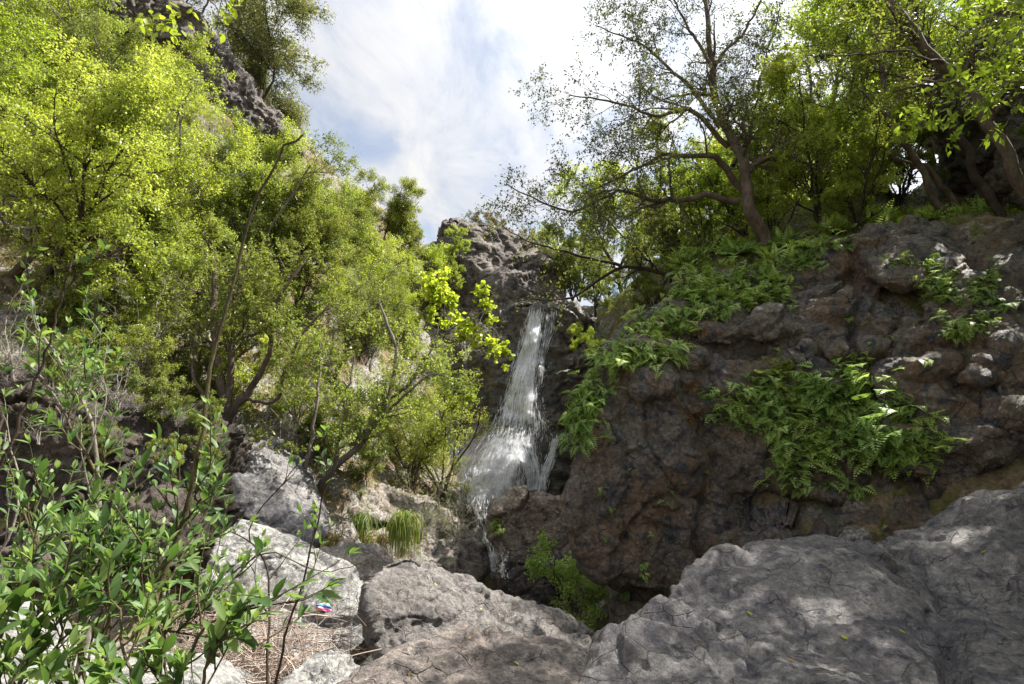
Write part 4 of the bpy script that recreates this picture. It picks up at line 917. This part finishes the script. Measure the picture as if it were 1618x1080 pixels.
# ---------------------------------------------------------------- waterfall
def band(rows, nu=14, nv=60, off=.12, trees=None):
    """rows: (py, x_left, x_right); returns function (u, v) -> point a little off the rock"""
    rows = np.array(rows, float); ys_ = np.linspace(rows[0, 0], rows[-1, 0], nv); G = np.zeros((nv, nu))
    xl = np.interp(ys_, rows[:, 0], rows[:, 1]); xr = np.interp(ys_, rows[:, 0], rows[:, 2])
    for i in range(nv):
        for j in range(nu):
            h = cast(xl[i]+(xr[i]-xl[i])*j/(nu-1), ys_[i], trees); G[i, j] = h[0].y if h else np.nan
    G = np.where(np.isnan(G), np.nanmedian(G), G)
    for _ in range(3):
        G[1:-1] = np.minimum(G[1:-1], (G[:-2]+G[2:])/2)*.5 + G[1:-1]*.5
        G[:, 1:-1] = (G[:, :-2]+G[:, 1:-1]*2+G[:, 2:])/4
    def f(u, v):
        a = np.clip(v*(nv-1), 0, nv-1.001); b = np.clip(u*(nu-1), 0, nu-1.001); i, j = a.astype(int), b.astype(int); fa, fb = a-i, b-j
        d = (G[i, j]*(1-fb)+G[i, j+1]*fb)*(1-fa) + (G[i+1, j]*(1-fb)+G[i+1, j+1]*fb)*fa - off
        py = rows[0, 0]+(rows[-1, 0]-rows[0, 0])*v; px = np.interp(py, rows[:, 0], rows[:, 1])*(1-u)+np.interp(py, rows[:, 0], rows[:, 2])*u
        uu, vv = (px-809)/F, (540-py)/F; s = d/(CP-vv*SP)
        return np.stack([uu*s, d, CAMZ+(SP+vv*CP)*s], -1)
    return f
WB = MB(); SH = []
def sheet(f, layers, seed, nu=24, nv=70, jit=.05, uscale=1.0, dens=0.0):
    u, v = np.meshgrid(np.linspace(0, 1, nu), np.linspace(0, 1, nv), indexing='ij')
    for k in range(layers):
        p = f(u.ravel(), v.ravel()); p[:, 1] -= .07*k + jit*perlin(np.stack([u.ravel()*7, v.ravel()*5, np.full(u.size, seed+k*3.)], 1)); p[:, 0] += .04*perlin(np.stack([u.ravel()*3, v.ravel()*9, np.full(u.size, seed+k*5.+40)], 1))
        I = np.arange(u.size).reshape(u.shape)
        SH.append((p, np.stack([I[:-1, :-1], I[1:, :-1], I[1:, 1:], I[:-1, 1:]], -1).reshape(-1, 4), np.stack([u.ravel(), v.ravel()*uscale+seed*.37+k*1.7, np.full(u.size, dens)], 1), np.minimum(1, np.minimum(u, 1-u)*6).ravel()*np.minimum(1, np.minimum(v*12, (1-v)*7)).ravel()))
def strands(f, n, Lv, wd, spread=.05, drop=0):
    u0 = rng.random(n); lane = np.round(u0*9)/9; u0 = np.clip(u0*.7+lane*.3+rng.normal(size=n)*.01, 0, 1)
    v0 = rng.random(n)*1.02-.02; L = Lv*(.4+rng.random(n)); N_ = 6
    v = np.clip(v0[:, None]+L[:, None]*np.linspace(0, 1, N_), 0, 1); u = u0[:, None] + np.cumsum(rng.normal(size=(n, N_))*.006, 1)
    p = f(np.clip(u, 0, 1).ravel(), v.ravel()).reshape(n, N_, 3) + rng.normal(size=(n, 1, 3))*spread + rng.normal(size=(n, N_, 3))*.006
    p[:, :, 1] -= .08; w = wd*(.25+rng.random(n)**3*2.4)
    WB.tubes(p, w[:, None]*np.array([.15, .8, 1, .9, .6, .05])[None], 4, rng.random(n))
    if drop:
        m = drop; q = f(rng.random(m), rng.random(m)**.8) + rng.normal(size=(m, 3))*np.array([.16, .2, .16]); r = .004+.011*rng.random(m)**2
        a = unit(rng.normal(size=(m, 3))); b = unit(np.cross(a, rng.normal(size=(m, 3)))); c = np.cross(a, b); o = (np.arange(m)*4)[:, None]
        WB.add(np.stack([q+a*r[:, None], q+b*r[:, None], q+c*r[:, None], q-(a+b+c)*r[:, None]*.6], 1).reshape(-1, 3), None, np.concatenate([o+[0, 1, 2], o+[0, 3, 1], o+[1, 3, 2], o+[0, 2, 3]]), .9)
CL = [BV[k] for k in BV if 'waterfall runs' in k]
fm = band([(489, 838, 857), (520, 829, 855), (560, 817, 852), (600, 804, 850), (640, 790, 850), (685, 776, 854)], trees=CL)
sheet(fm, 4, 1, dens=.03); strands(fm, 1900, .07, .006, .08, drop=9000)
fr = band([(489, 861, 879), (520, 857, 879), (560, 851, 864), (610, 849, 858)], trees=CL)
sheet(fr, 2, 5, dens=-.03); strands(fr, 120, .12, .005, drop=300)
fw = band([(650, 822, 858), (672, 818, 870), (694, 800, 880)], trees=CL, off=.08)
sheet(fw, 1, 9, dens=-.04, uscale=.5); strands(fw, 160, .2, .005, drop=1400)
f2 = band([(684, 778, 838), (710, 758, 830), (740, 736, 824), (770, 728, 818), (800, 738, 806)], trees=CL+[TB], off=.12)
sheet(f2, 3, 13, dens=.03); strands(f2, 2600, .09, .0065, .12, drop=16000)
f3 = band([(684, 798, 856), (702, 804, 852), (740, 824, 856), (785, 834, 850)], trees=CL, off=.1)
sheet(f3, 2, 17, dens=.02, uscale=.6); strands(f3, 320, .12, .005, drop=400)
f4 = band([(686, 872, 886), (720, 866, 878), (750, 851, 866), (785, 845, 862)], trees=CL, off=.1)
sheet(f4, 2, 21, dens=.02, uscale=.6); strands(f4, 220, .15, .006, drop=250)
f5 = band([(795, 742, 786), (830, 756, 784), (872, 764, 784)], trees=CL+[TB], off=.12)
sheet(f5, 1, 25, dens=-.02, uscale=.6); strands(f5, 120, .18, .005, drop=600)
f6 = band([(868, 768, 798), (915, 774, 802)], trees=ALLB, off=.12)
sheet(f6, 2, 29, dens=.05, uscale=.4); strands(f6, 60, .2, .006, drop=400)
def sheet_mesh():
    V_ = np.concatenate([x[0] for x in SH]); o = 0; Fs = []
    for x in SH: Fs.append(x[1]+o); o += len(x[0])
    me_ = mesh_np('water_sheet', V_, [np.concatenate(Fs)], np.concatenate([x[3] for x in SH]), True)
    at = me_.attributes.new('flow', 'FLOAT_VECTOR', 'POINT'); at.data.foreach_set('vector', np.concatenate([x[2] for x in SH]).astype(np.float32).ravel())
    return me_
def sheet_mat():
    m, nt = newmat('veil_of_water'); N = NT(nt)
    fl = N.n('ShaderNodeAttribute', attribute_name='flow').outputs['Vector']; ed = N.n('ShaderNodeAttribute', attribute_name='var').outputs['Fac']
    mp = N.n('ShaderNodeMapping'); N.l(fl, mp.inputs[0]); mp.inputs['Scale'].default_value = (11, 4, 0); a = N.noise(mp.outputs[0], 1.6, 6, .62, .3)
    mp2 = N.n('ShaderNodeMapping'); N.l(fl, mp2.inputs[0]); mp2.inputs['Scale'].default_value = (34, 26, 0); b_ = N.noise(mp2.outputs[0], 1.5, 4, .7)
    sx = N.n('ShaderNodeSeparateXYZ'); N.l(fl, sx.inputs[0])
    al = N.math('ADD', N.math('ADD', N.math('MULTIPLY', a, .65), N.math('MULTIPLY', b_, .35)), sx.outputs['Z'])
    al = N.math('SUBTRACT', al, N.math('MULTIPLY', N.math('SUBTRACT', 1.0, ed), .24)); al = N.ramp(al, [(.475, 0), (.565, .95)])
    b = N.n('ShaderNodeBsdfPrincipled'); b.inputs['Base Color'].default_value = (.96, .97, 1, 1); b.inputs['Roughness'].default_value = .35
    t = N.n('ShaderNodeBsdfTranslucent'); t.inputs['Color'].default_value = (.96, .97, 1, 1)
    mx = N.n('ShaderNodeMixShader'); mx.inputs[0].default_value = .5; N.l(b.outputs[0], mx.inputs[1]); N.l(t.outputs[0], mx.inputs[2])
    tr = N.n('ShaderNodeBsdfTransparent'); m2 = N.n('ShaderNodeMixShader'); N.l(al, m2.inputs[0]); N.l(tr.outputs[0], m2.inputs[1]); N.l(mx.outputs[0], m2.inputs[2])
    N.l(m2.outputs[0], N.n('ShaderNodeOutputMaterial').inputs[0]); return m
def foam_mat():
    m, nt = newmat('falling_water'); N = NT(nt)
    b = N.n('ShaderNodeBsdfPrincipled'); b.inputs['Base Color'].default_value = (.95, .96, .98, 1); b.inputs['Roughness'].default_value = .25
    t = N.n('ShaderNodeBsdfTranslucent'); t.inputs['Color'].default_value = (.96, .97, 1, 1)
    mx = N.n('ShaderNodeMixShader'); mx.inputs[0].default_value = .45; N.l(b.outputs[0], mx.inputs[1]); N.l(t.outputs[0], mx.inputs[2])
    N.l(mx.outputs[0], N.n('ShaderNodeOutputMaterial').inputs[0]); return m
wf = put('waterfall', sheet_mesh(), sheet_mat(), kind='structure')
put('water_drops', WB.build('water_drops', True), foam_mat(), wf)
def spray():
    import bmesh
    bm = bmesh.new(); bmesh.ops.create_icosphere(bm, subdivisions=3, radius=1); me_ = bpy.data.meshes.new('spray'); bm.to_mesh(me_); bm.free()
    m, nt = newmat('water_spray'); N = NT(nt); tc = N.n('ShaderNodeTexCoord').outputs['Object']
    ln = N.n('ShaderNodeVectorMath', operation='LENGTH'); N.l(tc, ln.inputs[0])
    fall = N.ramp(ln.outputs['Value'], [(0, 1), (.5, .45), (.95, 0)]); nz = N.ramp(N.noise(tc, 1.6, 3), [(.4, .15), (.65, 1)])
    v = N.n('ShaderNodeVolumePrincipled'); v.inputs['Color'].default_value = (.97, .98, 1, 1); N.l(N.math('MULTIPLY', N.math('MULTIPLY', fall, nz), .85), v.inputs['Density'])
    N.l(v.outputs[0], N.n('ShaderNodeOutputMaterial').inputs['Volume'])
    for q, sc, rot in ((P(762, 735, 20.3), (1.6, .9, 1.9), .5),):
        o = put('spray', me_, m, None, 'drifting spray at the foot of the waterfall', 'spray', kind='stuff', loc=q); o.scale = sc; o.rotation_euler = (0, rot, 0)
spray()

# ---------------------------------------------------------------- hanging grass, twig pile, cloth
def grass_tuft(px, py, d, n, L, label, mat, droop=4.2, wd=.007, spread=.13, up=.25):
    mb = MB(); c0 = P(px, py, d); b = rng.normal(size=(n, 3))*[spread, .08, .05]; N_ = 7
    dd = unit(rng.normal(size=(n, 3))*.35 + [0, -.5, up]); c = b.copy(); pts = [c]
    ll = L*(.6+.6*rng.random(n))
    for j in range(N_-1):
        dd = unit(dd+np.array([0, 0, -droop/N_*1.7])); c = c+dd*(ll/N_)[:, None]; pts.append(c)
    Pt = np.stack(pts, 1); s = unit(np.cross(Pt[:, -1]-Pt[:, 0], rng.normal(size=(n, 3))))[:, None]*wd*np.array([1, 1, .95, .9, .7, .5, .1])[None, :, None]
    V_ = np.stack([Pt-s, Pt+s], 2).reshape(-1, 3); i = np.arange(n)[:, None]*(2*N_); j = np.arange(N_-1)[None]*2; a = (i+j).ravel()
    mb.add(V_, np.stack([a, a+1, a+3, a+2], 1), None, np.repeat(rng.random(n), 2*N_))
    return put('grass_tuft', mb.build('grass_tuft'), mat, None, label, 'grass tuft', loc=c0)
L_['reed'] = leaf_mat('grass_blade', (.08, .15, .02), (.18, .27, .05), (.36, .38, .12), .4, (1.4, 1.3, .7), .5)
grass_tuft(570, 815, 13.2, 260, 1.15, 'hanging tuft of long green grass on the ledge, the one farther from the waterfall', L_['reed'])
grass_tuft(637, 812, 13.0, 300, 1.1, 'hanging tuft of long green grass on the ledge, the one nearer the waterfall', L_['reed'])
grass_tuft(525, 850, 12.0, 200, .8, 'yellowing clump of long grass left of the two hanging tufts', L_['drygrass'], 1.4)
grass_tuft(478, 850, 11.6, 220, .9, 'upright clump of green blades at the foot of the thin dark stem', L_['reed'], .9)
grass_tuft(600, 850, 13.2, 160, .7, 'straw-coloured clump between the two hanging green tufts', L_['drygrass'], 1.5)

def twig_pile():
    mb = MB(); n = 400
    c = np.stack([rng.normal(size=n)*.34, rng.normal(size=n)*.28, np.abs(rng.normal(size=n))*.22], 1); N_ = 6; c = np.clip(c, -.62, .62)
    az = rng.random(n)*6.28; d = np.stack([np.cos(az), np.sin(az)*.6, rng.random(n)*.5-.1], 1); d = unit(d); ll = .3+.7*rng.random(n)
    p = c-d*ll[:, None]*.5; pts = [p]
    for j in range(N_-1):
        d = unit(d+rng.normal(size=d.shape)*.2+[0, 0, -.05]); p = p+d*(ll/N_)[:, None]; pts.append(p)
    mb.tubes(np.stack(pts, 1), (.002+.006*rng.random(n)**2)[:, None]*np.linspace(1, .4, N_)[None], 4, rng.random(n))
    n = 60; p = np.stack([np.clip(rng.normal(size=n)*.4, -.6, .6), np.clip(rng.normal(size=n)*.25, -.4, .4), np.zeros(n)], 1); d = unit(rng.normal(size=(n, 3))*.22+[0.1, 0, 1]); ll = .5+.8*rng.random(n); pts = [p]
    for j in range(N_-1):
        d = unit(d+rng.normal(size=d.shape)*.06); p = p+d*(ll/N_)[:, None]; pts.append(p)
    mb.tubes(np.stack(pts, 1), np.full((n, 1), .003)*np.linspace(1, .4, N_)[None], 4, rng.random(n))
    return mb.build('twig_pile', True)
twm = plain_mat('dry_twig', (.34, .27, .225), .8)
put('twig_pile', twig_pile(), twm, None, 'pile of dry reddish twigs and brushwood in front of the pale boulder', 'brushwood', loc=P(435, 1065, 5.9))
put('twig_pile', twig_pile(), twm, None, 'lower heap of dry twigs beside the willow stems', 'brushwood', loc=P(345, 1050, 5.9))

def cloth():
    mb = MB(); h = cast(515, 960, [BV[k] for k in BV if 'scrap' in k]); c = np.array(h[0]); n = np.array(h[1]); rx = unit(np.cross([0, 0, 1.], n)); ry = np.cross(n, rx)
    nu, nv = 26, 12; u, v = np.meshgrid(np.linspace(-1, 1, nu), np.linspace(-1, 1, nv), indexing='ij')
    x = (u*.14).ravel(); y = (v*.05*(1-.55*u*u)+.035*-u).ravel()
    z = .025+.012*np.sin(u*7+v*2).ravel()+.008*np.sin(v*6+u*3).ravel()
    V_ = c + x[:, None]*-rx*-1 + y[:, None]*ry + z[:, None]*n
    I_ = np.arange(nu*nv).reshape(nu, nv); mb.add(V_, np.stack([I_[:-1, :-1], I_[1:, :-1], I_[1:, 1:], I_[:-1, 1:]], -1).reshape(-1, 4), var=((v+1)/2*.7+(u+1)/2*.3).ravel())
    me_ = mb.build('cloth_scrap', True)
    m, nt = newmat('striped_cloth'); N = NT(nt); at = N.n('ShaderNodeAttribute', attribute_name='var').outputs['Fac']
    col = N.ramp(at, [(0, (.85, .35, .08)), (.2, (.75, .03, .25)), (.36, (.8, .75, .8)), (.46, (.03, .12, .55)), (.66, (.05, .35, .75)), (.78, (.8, .7, .1)), (.9, (.75, .04, .3))], 'CONSTANT')
    b = N.n('ShaderNodeBsdfPrincipled'); N.l(col, b.inputs['Base Color']); N.l(b.outputs[0], N.n('ShaderNodeOutputMaterial').inputs[0])
    o = put('cloth_scrap', me_, m, None, 'small scrap of blue, pink and yellow cloth lying on the pale boulder', 'cloth')
    sd = o.modifiers.new('t', 'SOLIDIFY'); sd.thickness = .004
cloth()

# ---------------------------------------------------------------- foreground willow
def willow(name, stems, label, bark, seed, m2, m3, per, L2, L3, lL, lW, tmin=.1, side=.5, catkins=()):
    global rng
    keep = rng; rng = np.random.default_rng(seed); wood, lv, ck = MB(), MB(), MB(); Ps, Rs = [], []
    for pts, r0, r1, *opt in stems:
        a, b = limb([P(*q) for q in pts], r0, r1, 24, .12); wood.tubes(a, b, 8, .5)
        if not opt: Ps.append(a); Rs.append(b)
        else: k = int(24*opt[0]); ix = np.linspace(0, k, 24).round().astype(int); Ps.append(a[:, ix]); Rs.append(b[:, ix])
    Pt, Rd = np.concatenate(Ps), np.concatenate(Rs)
    P2, R2 = spawn(Pt, Rd, m2, tmin, L2, .5, (22, 55), .35, .1, 9, .05, wpow=.7); wood.tubes(P2, R2, 5, .5)
    P3, R3 = spawn(P2, R2, m3, .15, L3, .7, (25, 55), .3, .1, 6, .05); wood.tubes(P3, R3, 4, .5)
    for Q, pr, s in ((P3, per, 1), (P2, per+1, 1.0)):
        p, T = on_twigs(Q, pr, .15, .0015); n = len(p); az = rng.normal(size=(n, 3)); az = unit(az-(az*T).sum(1)[:, None]*T)
        d = unit(T*.75+az*.75+[0, 0, .1]); nr = unit([0, 0, 1.]+rng.normal(size=(n, 3))*.45+az*.2)
        sc = s*(.55+.65*rng.random(n)); lv.leaves6(p, d, nr, lL*sc, lW*sc*(.85+.3*rng.random(n)), np.clip(rng.random(n)*.8+.25*perlin(p*3), 0, 1), .22, .28)
        # tip leaf
        e = Q[:, -1]; t = unit(Q[:, -1]-Q[:, -2]); m = len(e)
        for q in range(3):
            dd = unit(t+rng.normal(size=t.shape)*.35); lv.leaves6(e, dd, unit(rng.normal(size=t.shape)*.5+[0, 0, 1.]), lL*.7*(.6+.4*rng.random(m)), lW*.7, .6+.4*rng.random(m), .1, .3)
    rng = keep
    e = bpy.data.objects.new(name, None); COL.objects.link(e); e['label'] = label; e['category'] = 'shrub'
    root = Ps[0][0, 0]; e.location = root
    for nm, mb_, mt in (('stems', wood, bark), ('foliage', lv, L_['willow'])):
        for v in mb_.V: v -= root
        put(nm, mb_.build(nm, True), mt, e)
    return e
stemm = bark_mat('willow_bark', (.07, .06, .03), (.12, .1, .05), 20); stemp = bark_mat('pale_willow_bark', (.2, .18, .15), (.3, .27, .23), 20)
stemd = bark_mat('dark_willow_bark', (.035, .022, .02), (.07, .05, .035), 20)
willow('willow_shrub', [
    ([(205, 1110, 1.5), (250, 980, 1.5), (300, 830, 1.52), (335, 690, 1.54), (348, 600, 1.55), (385, 450, 1.55), (412, 340, 1.56), (440, 262, 1.56), (478, 213, 1.57)], .009, .003, .3),
    ([(165, 1110, 1.8), (180, 950, 1.8), (185, 830, 1.82), (150, 740, 1.85), (95, 640, 1.9)], .008, .003),
    ([(230, 1040, 1.7), (270, 900, 1.72), (320, 790, 1.74), (400, 700, 1.76)], .006, .002, .7),
    ([(250, 1000, 1.9), (340, 930, 1.9), (430, 870, 1.92), (520, 900, 1.95), (590, 880, 1.97)], .004, .001, .3),
    ([(150, 1100, 1.6), (120, 980, 1.6), (60, 880, 1.62), (20, 760, 1.64)], .006, .002),
    ([(260, 1110, 1.3), (300, 1040, 1.3), (330, 990, 1.3), (390, 960, 1.3)], .005, .002),
    ([(20, 1120, 1.3), (40, 1040, 1.3), (90, 980, 1.32), (160, 930, 1.33)], .005, .002),
    ([(90, 1130, 1.25), (130, 1060, 1.25), (200, 1010, 1.27), (260, 940, 1.3)], .005, .002), ([(-30, 1100, 1.4), (20, 960, 1.4), (60, 860, 1.45)], .005, .002),
    ], 'tall leafy willow shrub close to the camera with one long bare-tipped dark stem', stemm, 301, 80, 130, 4, (.14, .34), (.08, .2), .050, .0165)
willow('willow_shrub', [
    ([(118, 1120, 2.3), (130, 950, 2.3), (133, 800, 2.3), (120, 680, 2.32), (100, 590, 2.35), (60, 520, 2.4)], .014, .004),
    ([(120, 680, 2.32), (70, 600, 2.3), (20, 560, 2.3)], .006, .002),
    ([(125, 740, 2.3), (165, 640, 2.3), (160, 580, 2.3)], .005, .002),
    ([(0, 1100, 2.0), (-20, 950, 2.0), (30, 800, 2.0), (10, 680, 2.05)], .007, .002)],
    'willow shrub with a pale grey stem standing behind the one with the long dark stem', stemp, 302, 26, 46, 4, (.15, .38), (.08, .2), .050, .016)
willow('willow_shrub', [
    ([(330, 1240, 1.25), (320, 1120, 1.25), (330, 1040, 1.26), (360, 975, 1.28)], .005, .002), ([(330, 1240, 1.25), (240, 1120, 1.2), (200, 1040, 1.2), (190, 960, 1.22)], .005, .002), ([(330, 1240, 1.25), (160, 1140, 1.2), (90, 1060, 1.2), (40, 980, 1.22)], .005, .002),
    ([(330, 1240, 1.25), (100, 1180, 1.1), (20, 1100, 1.1), (-40, 1020, 1.1)], .005, .002), ([(330, 1240, 1.25), (270, 1100, 1.4), (260, 1000, 1.45), (230, 900, 1.5)], .005, .002)],
    'low fresh-leaved willow shoots closest to the camera in the bottom left corner', stemm, 305, 36, 40, 5, (.08, .2), (.04, .1), .052, .018)
willow('willow_shrub', [
    ([(430, 1110, 2.0), (455, 1020, 2.0), (480, 920, 2.0), (510, 800, 2.02), (530, 740, 2.03), (545, 700, 2.05)], .005, .0015),
    ([(430, 1110, 2.0), (430, 900, 2.1), (400, 830, 2.1), (480, 720, 2.15)], .005, .0015)],
    'thin willow shoot with few leaves in front of the pile of dry twigs', stemd, 303, 7, 8, 2, (.12, .28), (.05, .12), .046, .017)
willow('willow_shrub', [
    ([(-20, 800, 1.8), (30, 660, 1.8), (70, 560, 1.82), (95, 480, 1.83), (115, 400, 1.84)], .006, .002),
    ([(-20, 800, 1.8), (10, 520, 2.2), (40, 440, 2.4)], .006, .002)],
    'sparse thin-stemmed willow shrub at the left edge, rising above the others there', stemd, 304, 4, 4, 2, (.12, .3), (.06, .14), .046, .016)
hand_tree('tree_branch', [([(420, -200, 3.2), (370, -90, 3.2), (330, -20, 3.15), (345, 25, 3.1)], .014, .003), ([(380, -120, 3.2), (300, -60, 3.1), (255, -10, 3.1)], .01, .003)],
          'drooping branch tip with bright yellow-green leaves at the top edge', B_['brown'], L_['yellow'], 6, 14, 26, (.12, .28), (.06, .14), 5, .055, .03, cat='branch', six=True, L1=(.2, .4), up=-.2, seed=61, tmin=.4)
rng = keep_rng

FLM = L_['yellow']
def fallen(px, py, k):
    h = cast(px, py, ALLB)
    if h is None: return
    mb = MB(); a = rng.random()*6.28; n = np.array(h[1]); t = unit(np.cross(n, [math.cos(a), math.sin(a), .3]))
    mb.leaves6(np.zeros((1, 3)), t[None], n[None], .035+.02*rng.random(), .02, np.array([.5+.5*rng.random()]), -.12, .25)
    put('fallen_leaf', mb.build('fallen_leaf', True), FLM if k % 3 else L_['dry'], None, 'small fallen leaf lying on the bare boulders in front', 'leaf', 'fallen leaves on the boulders', loc=np.array(h[0])+n*.004)
for k, (px, py) in enumerate([(1368, 872), (1475, 930), (1478, 945), (1290, 905), (1430, 1000), (1180, 965), (1240, 1040), (1560, 870), (1340, 1010), (740, 1010), (700, 1040), (820, 1050), (650, 1060), (690, 925), (760, 960), (1100, 1010)]): fallen(px, py, k)
